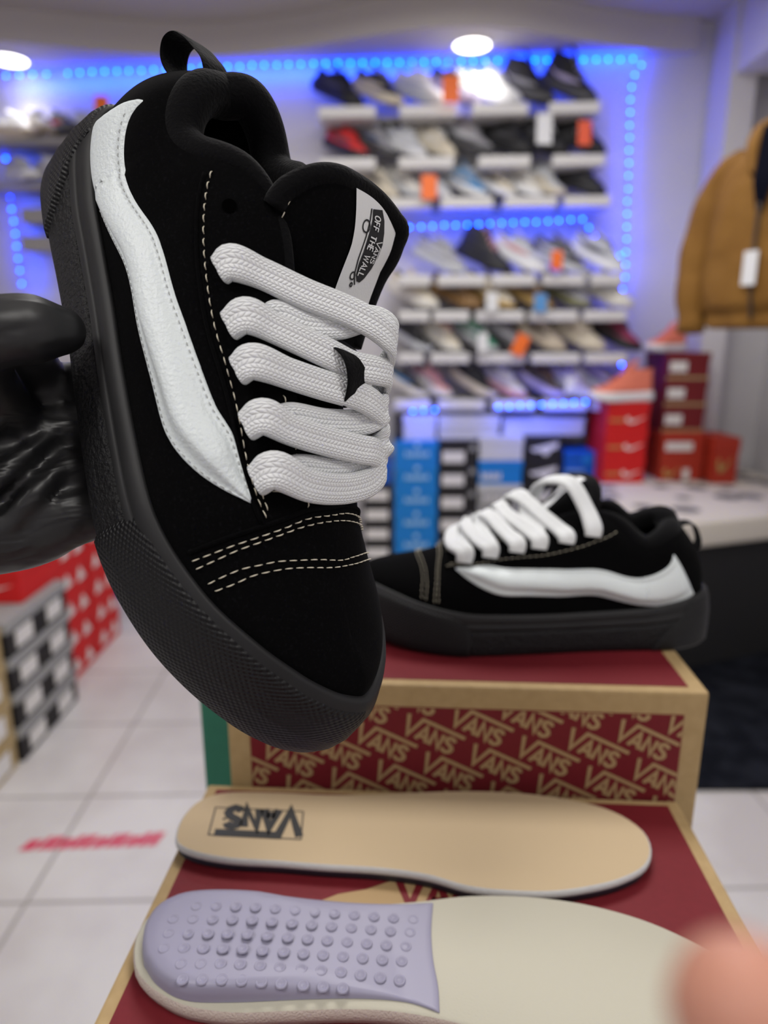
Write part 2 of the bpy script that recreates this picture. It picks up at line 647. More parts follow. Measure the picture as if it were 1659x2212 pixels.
UBVH = grid_bvh(UG)
UCEN = Vector((0.14, 0, 0.05))


def on_upper(p, off=0.0):
    """nearest point on the upper's skin, moved outward by off; returns (point, normal)"""
    loc, n, i, d = UBVH.find_nearest(Vector(p))
    c = Vector((min(max(loc.x, .03), .26), 0, .04))
    if n.dot(loc - c) < 0:
        n = -n
    return np.array(loc + n * off), np.array(n)


def stitches(mb, pts, n=None, ln=0.0030, gap=0.0016, r=0.00026, off=0.0006, proj=True):
    P = catmull(np.asarray(pts), 400)
    d = np.r_[0, np.cumsum(np.linalg.norm(np.diff(P, axis=0), axis=1))]
    s = 0.0
    while s + ln < d[-1]:
        q = []
        for k, t in enumerate(np.linspace(0, 1, 4)):
            p = np.array([np.interp(s + ln * t, d, P[:, a]) for a in range(3)])
            lift = off + (0.0003 if k in (1, 2) else -0.0006)
            if proj:
                p, nn = on_upper(p, lift)
            else:
                p = p + np.array(n) * lift
            q.append(p)
        mb.tube(q, [r * .7, r, r, r * .7], n=6)
        s += ln + gap


# ---- tongue: a thick padded flap, grid over (along 0 throat .. 1 tip, across -1 medial .. 1 lateral)
TONG_C = np.array([(0.212, .0640), (0.200, .0665), (0.18, .0715), (0.155, .0815), (0.130, .0985), (0.108, .1190), (0.0915, .1290)])
TONG_W = [.008, .013, .020, .027, .0345, .039, .037]


def tongue_pt(a, c, lift=0.0):
    q = hcub(np.linspace(0, 1, 7), np.c_[TONG_C, TONG_W], a)
    x, z, wd = q
    q2 = hcub(np.linspace(0, 1, 7), TONG_C, min(a + .01, 1)) - hcub(np.linspace(0, 1, 7), TONG_C, max(a - .01, 0))
    q2 /= np.linalg.norm(q2)
    nx, nz = q2[1], -q2[0]
    if nz < 0:
        nx, nz = -nx, -nz
    y = -.002 - .013 * a + wd * c * (.64 if c > 0 else 1)
    drop = (.50 if c > 0 else .12) * wd * (abs(c)**2.2)
    tipround = .012 * abs(c)**3 * max(0, a - .75) / .25
    return np.array([x + nx * (lift - drop) + tipround, y * (1 + lift * 6), z + nz * (lift - drop)])


def tongue_grid(nu=40, nv=36, lift=0.0):
    return np.array([[tongue_pt(a, c, lift) for c in np.linspace(-1, 1, nv)] for a in np.linspace(0, 1, nu)])


TGRID = tongue_grid()
_m = MB().grid(TGRID)
TBVH = BVHTree.FromPolygons(_m.v, _m.f)


def on_tongue(p, off=0.0):
    loc, n, i, d = TBVH.find_nearest(Vector(p))
    if n.z < 0:
        n = -n
    return np.array(loc + n * off), np.array(n)
# ---- materials of the shoes
M_SUEDE = mat('black_suede', (0.0020, 0.0020, 0.0022), rough=1.0, spec=0.03, noise=(900, (0.006, 0.006, 0.007), .55, .8), bump=(1400, .25, .0004))
M_SUEDE.node_tree.nodes['Principled BSDF'].inputs['Sheen Weight'].default_value = 0.012
M_KNIT = mat('black_padded_knit', (0.0035, 0.0035, 0.004), rough=0.95, spec=0.05, sheen=0.05, bump=(700, .6, .0008))
M_LINING = mat('black_lining_mesh', (0.003, 0.003, 0.003), rough=0.95, spec=0.1, bump=(1200, .5, .0005))
M_RUB = mat('black_rubber', (0.010, 0.010, 0.011), rough=0.55, spec=0.28, noise=(14, (0.022, 0.022, 0.023), .35, .8), bump=(500, .08, .0004))
M_RUBG = mat('grained_black_rubber', (0.005, 0.005, 0.006), rough=0.55, spec=0.3, bump=(480, 1.0, .0018))
M_RUBT = mat('diamond_textured_black_rubber', (0.004, 0.004, 0.005), rough=0.5, spec=0.28)
_g = NG(M_RUBT)
_u, _v = _g.uv()
_k1, _k2 = PI / 0.00165, PI / 0.00115
_h = _g.m('MULTIPLY', _g.m('COSINE', _g.m('MULTIPLY', _u, _k1)), _g.m('COSINE', _g.m('MULTIPLY', _v, _k2)))
_h = _g.m('ADD', _g.m('MULTIPLY', _h, 0.5), 0.5)
_h = _g.m('POWER', _h, 0.7)
_g.bump(_h, 1.0, 0.0007)
M_STRIPE = mat('white_leather', (0.68, 0.735, 0.745), rough=0.42, spec=0.45, bump=(650, .5, .0010))
M_THREAD = mat('off_white_thread', (0.62, 0.57, 0.45), rough=0.7)
M_THREADG = mat('grey_thread', (0.42, 0.43, 0.42), rough=0.7)
M_HOLE = mat('eyelet_hole_black', (0.001, 0.001, 0.001), rough=1, spec=0)
M_LACE = mat('white_woven_lace', (0.80, 0.82, 0.83), rough=0.85, spec=0.2)
_g = NG(M_LACE)
_u, _v = _g.uv()                                  # u metres along, v 0..1 round the lace
_c = _g.m('MULTIPLY', _v, 26.0)
_fr = _g.m('FRACT', _c)
_od = _g.m('MODULO', _g.m('FLOOR', _c), 2.0)
_sg = _g.m('SUBTRACT', _g.m('MULTIPLY', _od, 2.0), 1.0)
_ph = _g.m('ADD', _g.m('MULTIPLY', _u, 1 / 0.0018), _g.m('MULTIPLY', _g.m('MULTIPLY', _fr, _sg), 0.55))
_s1 = _g.m('ABSOLUTE', _g.m('SINE', _g.m('MULTIPLY', _ph, PI)))
_s2 = _g.m('SINE', _g.m('MULTIPLY', _fr, PI))
_h = _g.m('MULTIPLY', _g.m('POWER', _s1, 0.6), _g.m('POWER', _s2, 0.6))
_g.bump(_h, 0.8, 0.0006)
M_LABEL = mat('white_woven_label', (0.72, 0.73, 0.73), rough=0.8, bump=(900, .3, .0004))
M_PRINTB = mat('black_woven_print', (0.006, 0.006, 0.007), rough=0.7)


def ribbon(mb, ctr, wid, wdir, th, n=60, nr=20, lump=0.0, vtex=True):
    """soft flat band: ctr control points, wid widths at them, wdir width directions at them"""
    ctr = np.asarray(ctr, float)
    k = len(ctr)
    P = catmull(ctr, n)
    d0 = np.r_[0, np.cumsum(np.linalg.norm(np.diff(ctr, axis=0), axis=1))]
    d0 /= d0[-1]
    t = np.linspace(0, 1, n)
    W = hcub(d0, np.asarray(wid, float) * np.ones(k), t)
    D = hcub(d0, np.asarray(wdir, float) * np.ones((k, 1)), t)
    TH = hcub(d0, np.asarray(th, float) * np.ones(k), t)
    T = np.gradient(P, axis=0)
    T /= np.linalg.norm(T, axis=1)[:, None]
    D = D - T * (D * T).sum(1)[:, None]
    D /= np.linalg.norm(D, axis=1)[:, None]
    Nn = np.cross(T, D)
    L = np.r_[0, np.cumsum(np.linalg.norm(np.diff(P, axis=0), axis=1))]
    rows, uv = [], []
    for i in range(n):
        r, u = [], []
        for j in range(nr + 1):
            a = 2 * PI * j / nr
            c, s_ = math.cos(a), math.sin(a)
            e = 0.62
            x = math.copysign(abs(c)**0.85, c) * W[i] / 2
            y = math.copysign(abs(s_)**e, s_) * TH[i] / 2
            y *= 1 - 0.25 * math.exp(-(x / (W[i] * .1))**2)      # faint groove along the middle
            r.append(P[i] + D[i] * x + Nn[i] * y)
            u.append((L[i], j / nr))
        rows.append(r)
        uv.append(u)
    mb.grid(np.array(rows), uv=np.array(uv))
    o = len(mb.v) - n * (nr + 1)
    mb.f.append(tuple(o + j for j in range(nr)))
    mb.f.append(tuple(o + (n - 1) * (nr + 1) + j for j in reversed(range(nr))))
    mb.mi += [0, 0]


TAB = {'up': [(.026, 0, .093), (.018, 0, .0945), (.010, 0, .0925), (.002, 0, .0895), (-.0045, 0, .0850), (-.0060, 0, .0790), (-.001, 0, .0745), (.007, 0, .0745), (.014, 0, .079), (.020, 0, .083)],
       'down': [(.030, 0, .090), (.022, 0, .0955), (.014, 0, .0950), (.010, 0, .089), (.0075, 0, .081), (.009, 0, .076), (.014, 0, .076)]}


def build_shoe(root, s, tab_pose, laces):
    """s = +1 or -1 mirrors the shoe across its length"""
    def xf(q):
        return (q[0], q[1] * s, q[2])

    def put(mb, name, m, uv=False, smooth=True, mats=None):
        o = mb.build(name, m, root, smooth=smooth, uv=uv, mats=mats, xf=xf)
        bm = bmesh.new()
        bm.from_mesh(o.data)
        bmesh.ops.recalc_face_normals(bm, faces=bm.faces)
        bm.to_mesh(o.data)
        bm.free()
        return o

    ALL = list(range(NU))
    # outsole with grained sidewall
    mb = MB()

    def side(i):
        x = RING[i][0]
        l = lipf(x)
        return [(0, -.006), (0.0, -.0012), (.06, -.0002), (.25, 0), (.5, -l * .12), (.60, -l * .2), (.62, -l * .2 - .0016), (.66, -l * .25 - .0016)]
    band(mb, ALL, side, True)
    o0 = len(mb.v) - NU * 8
    mb.f.append(tuple(o0 + 8 * i for i in range(NU)))
    mb.mi.append(0)
    put(mb, 'outsole', M_RUBG, uv=True)
    mb = MB()

    def strip(i):
        l = lipf(RING[i][0])
        return [(.62, -.006), (.63, -l * .25 + .0002), (.66, -l * .27 + .0010), (.76, -l * .42 + .0010), (.78, -l * .45 + .0002), (.80, -l * .45 + .0009),
                (.93, -l * .78 + .0006), (.985, -l * .92), (1.0, -l - .0004), (.98, -l - .002), (.9, -l - .006)]
    band(mb, ALL, strip, True)
    put(mb, 'foxing_strip', M_RUB, uv=True)
    # toe bumper
    i0 = ring_at(.192, 1)
    i1 = ring_at(.192, -1) - NU
    idx = list(range(i1, i0 + 1))

    def bump_prof(i):
        e = min(i0 - i, i - i1)
        x = RING[i % NU][0]
        l = lipf(x)
        rise = hcub([0, 1, 8, 20], [.80, .83, .90, .93], e)   # rounded top corner
        g = .0016 if 0 < e else .0002
        q = rise
        return [(-.01, -.004), (0.0, -.0008 + g * .5), (.05, g), (.25, .0004 + g), (.5, -l * .10 + g), (q * .8, -l * .40 + g), (q * .93, -l * .62 + g), (q * .985, -l * .74 + g * .7), (q, -l * .82), (q - .01, -l * .9 - .002)]
    mb = MB()
    band(mb, idx, bump_prof, False)
    put(mb, 'toe_bumper', M_RUBT, uv=True)
    # heel patch, its front edge slants forward towards the ground
    rows, uvs = [], []
    h0, h1 = ring_at(.016, 1), ring_at(.016, -1)
    lo0, lo1 = ring_at(.048, 1), ring_at(.048, -1)
    nf = [(-.01, -.004), (0.0, 0), (.05, .0015), (.3, .0020), (.6, .0020), (.85, .0012), (.95, .0002), (1.0, -.0035)]
    for k in range(61):
        r, u = [], []
        for f, o in nf:
            ff = max(0, min(1, f))
            a = lo0 + (h0 - lo0) * ff**1.25
            b = lo1 + (h1 - lo1) * ff**1.25
            p = a + (b - a) * k / 60
            i = int(math.floor(p)) % NU
            q = p - math.floor(p)
            pt = RING[i] * (1 - q) + RING[(i + 1) % NU] * q
            nn = RN[i] * (1 - q) + RN[(i + 1) % NU] * q
            edge = 0.0 if k in (0, 60) else 1.0
            oo = (o if edge else min(o, 0) - .0003) - lipf(pt[0]) * max(0, (f - .5)) * .9
            r.append((pt[0] + nn[0] * oo, pt[1] + nn[1] * oo, z0f(pt[0]) + (z1f(pt[0]) - z0f(pt[0])) * (f * .985)))
            u.append((p * .0024, f * .04))
        rows.append(r)
        uvs.append(u)
    mb = MB().grid(np.array(rows), uv=np.array(uvs))
    put(mb, 'heel_patch', M_RUBT, uv=True)
    # upper
    mb = MB()
    G = UG.copy()
    mb.grid(G, closed_u=True)
    up = put(mb, 'upper', M_SUEDE)
    # lining: from the rim down inside
    a, b = ring_at(.21, 1), ring_at(.21, -1)
    mb = MB()
    rows = []
    for i in range(a, b + 1):
        Rm = RIM[i]
        sgn = 1 if i < HEEL_I else -1
        c = np.array([np.clip(Rm[0], .035, .2), 0, Rm[2]])
        inn = c - Rm
        inn[2] = 0
        inn /= np.linalg.norm(inn) + 1e-9
        base = np.array([*(RING[i] - RN[i] * .011), .028])
        rows.append([Rm, Rm + inn * .002 + [0, 0, -.002], Rm * .75 + base * .25 + inn * .006, Rm * .4 + base * .6 + inn * .003, base, [base[0], 0, .026]])
    mb.grid(np.array(rows))
    put(mb, 'lining', M_LINING)
    # padded collar, thinning into the knit binding of the eyestay edge
    a, b = ring_at(.150, 1), ring_at(.150, -1)
    idx = np.arange(a, b + 1)
    pts, rad = [], []
    for i in idx:
        Rm = RIM[i]
        r = hcub([.0, .06, .075, .088, .098, .3], [.0092, .0085, .0065, .0040, .0026, .0022], Rm[0])
        c = np.array([.055 if Rm[0] < .09 else Rm[0], 0, Rm[2]])
        inn = (c - Rm) * [1, 1, 0]
        inn /= np.linalg.norm(inn) + 1e-9
        pts.append(Rm + inn * r * .90 - np.array([0, 0, r * .30]))
        rad.append(r)
    pts = np.array(pts)
    for _ in range(6):
        pts[1:-1] = (pts[:-2] + pts[2:] + 2 * pts[1:-1]) / 4
    mb = MB().tube(pts, rad, n=16)
    put(mb, 'padded_collar', M_KNIT)
    # tongue body (closed puffy slab), suede face and mesh edge
    nu, nv = 44, 36
    top, bot = [], []
    for a_ in np.linspace(0, 1, nu):
        rt, rb = [], []
        for c in np.linspace(-1, 1, nv):
            q = tongue_pt(a_, c)
            e = max(0, 1 - abs(c)**5) * max(0, 1 - max(0, (a_ - .88) / .12)**3)
            th = .0135 * hcub([0, .3, .7, 1], [.25, .45, .9, 1.0], a_)
            rt.append(q + np.array([0, 0, 0.0]))
            rb.append(q - np.array([.2, 0, 1]) * th * (.35 + .65 * e))
        top.append(rt)
        bot.append(rb)
    mb = MB()
    mb.grid(np.array(top))
    mb.grid(np.array(bot), flip=True)
    o = nu * nv
    per = [i * nv for i in range(nu)] + [(nu - 1) * nv + j for j in range(1, nv)] + [i * nv + nv - 1 for i in range(nu - 2, -1, -1)] + [j for j in range(nv - 2, 0, -1)]
    for k in range(len(per)):
        p_, q_ = per[k], per[(k + 1) % len(per)]
        mb.f.append((p_, q_, q_ + o, p_ + o))
        mb.mi.append(0)
    put(mb, 'tongue', M_SUEDE)
    # soft mesh binding around the tongue's sides and top
    edge = [tongue_pt(a_, 1) for a_ in np.linspace(.93, 1, 4)] + [tongue_pt(1, c) for c in np.linspace(.94, -.94, 30)] + [tongue_pt(a_, -1) for a_ in np.linspace(1, .55, 12)]
    edge = catmull(np.array(edge)[::2], 90) - np.array([-.001, 0, .0045])
    mb = MB().tube(edge, .0050, n=12)
    put(mb, 'tongue_binding', M_KNIT)
    # heel pull tab: a folded webbing loop
    loop = TAB[tab_pose]
    mb = MB()
    ribbon(mb, loop, [.0150] * len(loop), [(0, 1, 0)] * len(loop), [.0013] * len(loop), n=50, nr=12)
    put(mb, 'pull_tab', M_KNIT, uv=True)
    return put


def _lerp(a, b, t):
    return a + (b - a) * t
# ------------------------------------------------------------------ lettering helpers (flat outlines)


def stroke(pts, wdt, closed=False):
    """2-D polyline drawn as a strip; returns verts, faces"""
    P = np.asarray(pts, float)
    n = len(P)
    v, f = [], []
    for i in range(n):
        if i == 0:
            d = P[1] - P[0]
            d /= np.linalg.norm(d)
            nn, sc = np.array([-d[1], d[0]]), 1
        elif i == n - 1:
            d = P[-1] - P[-2]
            d /= np.linalg.norm(d)
            nn, sc = np.array([-d[1], d[0]]), 1
        else:
            a = P[i] - P[i - 1]
            b = P[i + 1] - P[i]
            a /= np.linalg.norm(a)
            b /= np.linalg.norm(b)
            na, nb = np.array([-a[1], a[0]]), np.array([-b[1], b[0]])
            nn = na + nb
            nn /= np.linalg.norm(nn) + 1e-9
            sc = min(1 / max(nn @ na, .35), 2.2)
        v += [P[i] + nn * wdt / 2 * sc, P[i] - nn * wdt / 2 * sc]
    for i in range(n - 1):
        f.append((2 * i, 2 * i + 1, 2 * i + 3, 2 * i + 2))
    return v, f


_S = [(0.50, .82), (0.40, .96), (0.25, 1.0), (0.10, .93), (0.05, .78), (0.12, .63), (0.28, .54), (0.44, .45), (0.52, .29), (0.46, .11), (0.28, 0), (0.10, .05), (0.0, .19)]
_O = [(0.3 + .3 * math.cos(t), .5 + .5 * math.sin(t)) for t in np.linspace(0, 2 * PI, 17)]
GLY = {'A': ([[(0, 0), (.3, 1), (.6, 0)], [(.12, .3), (.48, .3)]], .6), 'N': ([[(0, 0), (0, 1), (.5, 0), (.5, 1)]], .5), 'S': ([_S], .52),
       'V': ([[(0, 1), (.3, 0), (.6, 1)]], .6), 'O': ([_O], .6), 'F': ([[(0, 0), (0, 1), (.45, 1)], [(0, .52), (.4, .52)]], .45),
       'T': ([[(0, 1), (.54, 1)], [(.27, 1), (.27, 0)]], .54), 'H': ([[(0, 0), (0, 1)], [(.5, 0), (.5, 1)], [(0, .5), (.5, .5)]], .5),
       'E': ([[(.45, 0), (0, 0), (0, 1), (.45, 1)], [(0, .5), (.4, .5)]], .45), 'W': ([[(0, 1), (.2, 0), (.4, .8), (.6, 0), (.8, 1)]], .8),
       'L': ([[(0, 1), (0, 0), (.45, 0)]], .45), ' ': ([], .3)}


def text2d(s, wdt=.16, gap=.2):
    v, f = [], []
    x = 0
    for ch in s:
        st, wd = GLY[ch]
        for p in st:
            a, b = stroke([(q[0] + x, q[1]) for q in p], wdt)
            o = len(v)
            v += a
            f += [tuple(i + o for i in q) for q in b]
        x += wd + gap
    return v, f, x - gap


def vans2d(wdt=.15):
    """the skate wordmark: a V whose right arm runs on as a bar over ANS. unit height, about 2.55 wide"""
    v, f = stroke([(0, 1.0), (.34, 0.03), (.66, 1.0), (2.62, 1.0)], wdt)
    a, b, wd = text2d('ANS', wdt / .74, .20)
    o = len(v)
    v += [np.array([q[0] * .80 + .72, q[1] * .74 + .0]) for q in a]
    f += [tuple(i + o for i in q) for q in b]
    return v, f


def lay_on(mb, v, f, org, ex, ey, proj=None, off=0.0004, mi=0, sub=1):
    """2-D shape onto the surface: org + x*ex + y*ey, then pressed onto it"""
    o = len(mb.v)
    out = []
    org, ex, ey = map(np.array, (org, ex, ey))
    for q in v:
        p = org + ex * q[0] + ey * q[1]
        if proj:
            p, _ = proj(p, off)
        out.append(p)
    mb.add(out, f, mi)


# ------------------------------------------------------------------ traced seams of the upper (shoe's own coordinates)
STR_LO = [(0.0138, 0.0219, 0.0429), (0.0305, 0.0281, 0.0354), (0.0477, 0.0313, 0.0348), (0.0641, 0.0341, 0.0373), (0.0801, 0.0364, 0.0416), (0.0927, 0.038, 0.0453), (0.104, 0.0395, 0.0459), (0.1198, 0.042, 0.0451), (0.133, 0.0439, 0.0457), (0.1479, 0.0458, 0.0464), (0.1607, 0.0474, 0.0465), (0.1693, 0.0483, 0.047), (0.1783, 0.048, 0.0501), (0.1867, 0.0462, 0.0538), (0.1941, 0.0429, 0.0579), (0.1999, 0.0386, 0.0616), (0.2047, 0.0334, 0.0637)]
STR_HI = [(0.0375, 0.0308, 0.0798), (0.0374, 0.0321, 0.0758), (0.04, 0.0338, 0.0703), (0.0468, 0.0353, 0.0656), (0.0568, 0.0361, 0.0612), (0.0671, 0.0368, 0.0602), (0.0761, 0.0369, 0.0622), (0.0871, 0.0367, 0.0658), (0.0978, 0.0374, 0.0675), (0.11, 0.0383, 0.0671), (0.1222, 0.039, 0.067), (0.1303, 0.039, 0.0673), (0.1408, 0.039, 0.0671), (0.1521, 0.0387, 0.0672), (0.1631, 0.0383, 0.0671), (0.1701, 0.0375, 0.0675), (0.177, 0.035, 0.0691), (0.1857, 0.0348, 0.0673), (0.1947, 0.0343, 0.066), (0.2042, 0.0335, 0.0638)]
SEAMS_W = {'eyestay': [(0.0797, 0.0256, 0.0938), (0.0866, 0.0284, 0.0906), (0.0982, 0.0317, 0.0868), (0.1072, 0.0329, 0.0836), (0.1191, 0.034, 0.0804), (0.1303, 0.0343, 0.0776), (0.1405, 0.0342, 0.0758), (0.1524, 0.0337, 0.0746), (0.1641, 0.0333, 0.0732), (0.1756, 0.0332, 0.0712), (0.1885, 0.033, 0.0683), (0.2025, 0.0319, 0.0658), (0.2117, 0.029, 0.0638)],
           'e2': [(0.2012, 0.0307, 0.0675), (0.2061, 0.0294, 0.0661), (0.2114, 0.028, 0.0646)],
           'e3': [(0.1987, 0.0324, 0.0673), (0.2003, 0.0272, 0.0704), (0.2021, 0.021, 0.0726)],
           'e4': [(0.2012, 0.0307, 0.0675), (0.2026, 0.0258, 0.0697), (0.2044, 0.0204, 0.0718)],
           'in': [(0.1687, 0.0176, 0.0838), (0.1764, 0.0162, 0.0823), (0.19, 0.0151, 0.0783), (0.2015, 0.0147, 0.0756), (0.2123, 0.0135, 0.071)],
           'c1': [(0.2167, 0.0489, 0.0403), (0.2169, 0.046, 0.0462), (0.2167, 0.0396, 0.0538), (0.2166, 0.0325, 0.0596), (0.2161, 0.0236, 0.0651), (0.2149, 0.0139, 0.0696), (0.2153, 0.0043, 0.0715), (0.2153, -0.0094, 0.0707), (.2155, -.024, .062), (.217, -.036, .050)],
           'c2': [(0.2199, 0.0482, 0.0402), (0.2195, 0.0439, 0.0482), (0.2188, 0.0387, 0.054), (0.2185, 0.032, 0.0593), (0.218, 0.0244, 0.0639), (0.2173, 0.0157, 0.0678), (0.2174, 0.0042, 0.0703), (0.2181, -0.0094, 0.0693), (.2185, -.024, .061), (.220, -.036, .049)],
           'c3': [(0.2265, 0.0462, 0.0414), (0.226, 0.0429, 0.0472), (0.2257, 0.0382, 0.0523), (0.2264, 0.0329, 0.0563), (0.2271, 0.0269, 0.0597), (0.2288, 0.0196, 0.0626), (0.2308, 0.0102, 0.065), (0.2331, -0.0014, 0.0657), (0.2327, -0.0108, 0.0646), (.231, -.024, .057), (.230, -.036, .047)],
           'c4': [(0.2298, 0.0449, 0.0423), (0.2299, 0.0407, 0.0485), (0.2293, 0.0357, 0.0534), (0.2297, 0.0308, 0.0568), (0.2307, 0.0238, 0.0603), (0.2325, 0.016, 0.063), (0.2351, 0.004, 0.065), (0.2356, -0.0097, 0.0641), (.234, -.024, .056), (.233, -.036, .046)],
           'med': [(.083, -.029, .096), (.10, -.034, .087), (.13, -.036, .079), (.16, -.035, .074), (.19, -.033, .067), (.211, -.028, .062)]}
EYES = [(0.0965, 0.0258, 0.096), (0.1223, 0.0269, 0.0903), (0.1387, 0.0271, 0.0848), (0.157, 0.0266, 0.081), (0.176, 0.0262, 0.0768), (0.1943, 0.0242, 0.0729)]
LACES = {
    'A1': [(.1188, .0310, .0840), (.1186, .0290, .0895), (.124, .0188, .0927), (.1335, .0055, .0986), (.1424, -.0085, .1051), (.1502, -.0190, .1090), (.156, -.0270, .1090), (.159, -.034, .100), (.159, -.038, .090)],
    'B1': [(.1380, .0190, .0880), (.1385, .0129, .0925), (.1433, .0038, .0960), (.1455, -.0075, .1020), (.1448, -.0172, .1085), (.1475, -.0250, .1120), (.1525, -.0295, .1110), (.1575, -.034, .104), (.160, -.038, .092)],
    'A2': [(.1394, .0310, .0790), (.1390, .0285, .0865), (.1442, .0193, .0885), (.1513, .0078, .092), (.157, -.0016, .0946), (.1620, -.0110, .0965), (.1652, -.0220, .1000), (.166, -.0300, .1000), (.168, -.036, .090), (.168, -.039, .080)],
    'A3': [(.1566, .0315, .0760), (.1563, .0290, .0830), (.1621, .0157, .0855), (.1673, .0022, .0885), (.1728, -.0121, .0922), (.1773, -.0215, .0935), (.181, -.030, .090), (.183, -.038, .080)],
    'B3': [(.176, .0180, .0785), (.1767, .0129, .0812), (.1798, -.0009, .0840), (.1817, -.0160, .0880), (.1809, -.0245, .0925), (.1776, -.0290, .0950), (.174, -.036, .090), (.172, -.040, .080)],
    'A4': [(.1771, .0320, .0715), (.1768, .0298, .0790), (.1826, .0195, .0795), (.1879, .0036, .0810), (.1927, -.0130, .0830), (.1945, -.0220, .0845), (.196, -.032, .080), (.197, -.039, .072)],
    'B5': [(.195, .0170, .0730), (.1961, .0117, .0755), (.1985, -.0049, .0775), (.1981, -.0180, .0800), (.1929, -.0275, .0860), (.1888, -.0310, .0890), (.184, -.037, .083), (.182, -.041, .074)],
    'A5': [(.1972, .0320, .0670), (.1968, .0298, .0755), (.2041, .0152, .0752), (.2065, -.0049, .0745), (.2052, -.0215, .0765), (.1995, -.0310, .0800), (.197, -.038, .074), (.196, -.041, .066)],
    'A0': [(.0990, .0310, .090), (.0988, .0290, .097), (.103, .018, .109), (.112, .004, .1245), (.122, -.010, .1255), (.132, -.024, .120), (.136, -.034, .106), (.137, -.040, .095)],
}
LACE_W = {'A': .0122, 'B': .0115}


def trim_shoe(root, s, put, rows, keeper=True):
    # ---- side stripe: flat stitched flange and a padded ridge
    n, m = 110, 26
    lo, hi = catmull(STR_LO, n), catmull(STR_HI, n)
    for _ in range(14):
        lo[1:-1] = (lo[:-2] + lo[2:] + 2 * lo[1:-1]) / 4
        hi[1:-1] = (hi[:-2] + hi[2:] + 2 * hi[1:-1]) / 4
    fr = np.linspace(0, 1, m)
    hgt = hcub([0, .02, .12, .15, .36, .42, .82, .86, .97, 1], [-.0008, .0011, .0012, .0014, .0058, .0060, .0024, .0013, .0012, -.0008], fr)
    rows_ = []
    for i in range(n):
        t = i / (n - 1)
        k = min(1, t / .05, (1 - t) / .12)
        r = []
        for j in range(m):
            p = lo[i] * (1 - fr[j]) + hi[i] * fr[j]
            h = hgt[j] if k >= 1 else min(hgt[j], .0011 + max(hgt[j] - .0011, 0) * max(k, 0))
            if i in (0, n - 1):
                h = -.0008
            p, _ = on_upper(p, h)
            r.append(p)
        rows_.append(r)
    mb = MB().grid(np.array(rows_))
    st = put(mb, 'side_stripe', M_STRIPE)
    mb = MB()
    for fa, k0 in ((.075, 16), (.915, 5)):
        stitches(mb, (lo * (1 - fa) + hi * fa)[k0:-3], ln=.0022, gap=.0009, r=.0002, off=.0013)
    q = put(mb, 'stripe_stitching', M_THREADG)
    q.parent = st
    # ---- off-white seam stitching
    mb = MB()
    for k, L in SEAMS_W.items():
        stitches(mb, L)
    put(mb, 'seam_stitching', M_THREAD)
    # black folded panel edges just outside the seams
    mb = MB()
    for k, dx, dz in (('eyestay', 0, -.0035), ('c1', -.0035, .0005)):
        P = catmull(np.array(SEAMS_W[k]) + [dx, 0, dz], 60)
        P = np.array([on_upper(p, .0003)[0] for p in P])
        mb.tube(P, .0009, n=6)
    put(mb, 'panel_edges', M_SUEDE)
    # ---- eyelet holes (lateral and medial)
    for e in EYES:
        for sg in (1, -1):
            mb = MB()
            p, nn = on_upper((e[0], e[1] * sg, e[2]), .0004)
            a = np.cross(nn, [1, 0, 0])
            a /= np.linalg.norm(a)
            b = np.cross(nn, a)
            ring = [p + (a * math.cos(t) + b * math.sin(t)) * .0028 for t in np.linspace(0, 2 * PI, 14, endpoint=False)]
            mb.add(ring, [tuple(range(14))])
            put(mb, 'eyelet', M_HOLE, smooth=False)
    # ---- tongue stitching and woven label
    mb = MB()
    P = [tongue_pt(.80, .88), tongue_pt(.90, .86)] + [tongue_pt(.955, c) for c in (.72, .5, .2, -.1, -.4, -.62, -.8)] + [tongue_pt(.88, -.90), tongue_pt(.78, -.9)]
    stitches(mb, np.array(P), proj=False, n=(-.3, 0, .95), off=.0004)
    put(mb, 'tongue_stitching', M_THREAD)
    G = []
    for a_ in np.linspace(.955, .60, 20):
        G.append([tongue_pt(a_, c, .0007) for c in np.linspace(-.06 - .10 * (1 - abs(a_ - .78) / .18), -.97, 18)])
    mb = MB().grid(np.array(G))
    lab = put(mb, 'tongue_label', M_LABEL)
    mbk, mbw = MB(), MB()
    # board-shaped logo in the label's own frame: X runs down the tongue, Y towards its lateral side
    c0, ax, ay = np.array(tongue_pt(.815, -.50)), np.array(tongue_pt(.72, -.50)) - np.array(tongue_pt(.815, -.50)), np.array(tongue_pt(.815, -.35)) - np.array(tongue_pt(.815, -.50))
    ax = ax / np.linalg.norm(ax)
    ay = -ay / np.linalg.norm(ay)
    U = .0158

    def L3(mbx, v, f, off):
        out = []
        for q in v:
            p = c0 + ax * q[0] * U - ay * q[1] * U * s
            p, _ = on_tongue(p, off)
            out.append(p)
        mbx.add(out, f)
    top = [(-.85, .12), (-.60, .30), (-.3, .42), (0, .50), (.35, .50), (.7, .40), (1.0, .22), (1.15, .05)]
    bot = [(-.75, -.30), (-.50, -.24), (-.25, -.25), (0, -.27), (.35, -.26), (.7, -.28), (1.0, -.22), (1.15, -.10)]
    v = [p for ab in zip(top, bot) for p in ab]
    L3(mbk, v, [(2 * i, 2 * i + 1, 2 * i + 3, 2 * i + 2) for i in range(len(top) - 1)], .0010)
    for cx_, cy_, r_ in ((-.25, -.45, .16), (1.05, -.36, .10), (1.28, -.30, .05)):
        a, b = stroke([(cx_ + r_ * math.cos(t), cy_ + r_ * math.sin(t)) for t in np.linspace(0, 2 * PI, 15)], .045)
        L3(mbk, a, b, .0010)
    a, b = stroke([(-.75, -.36), (-.45, -.34), (0, -.36), (.6, -.37), (1.0, -.30), (1.25, -.14)], .05)
    L3(mbk, a, b, .0010)
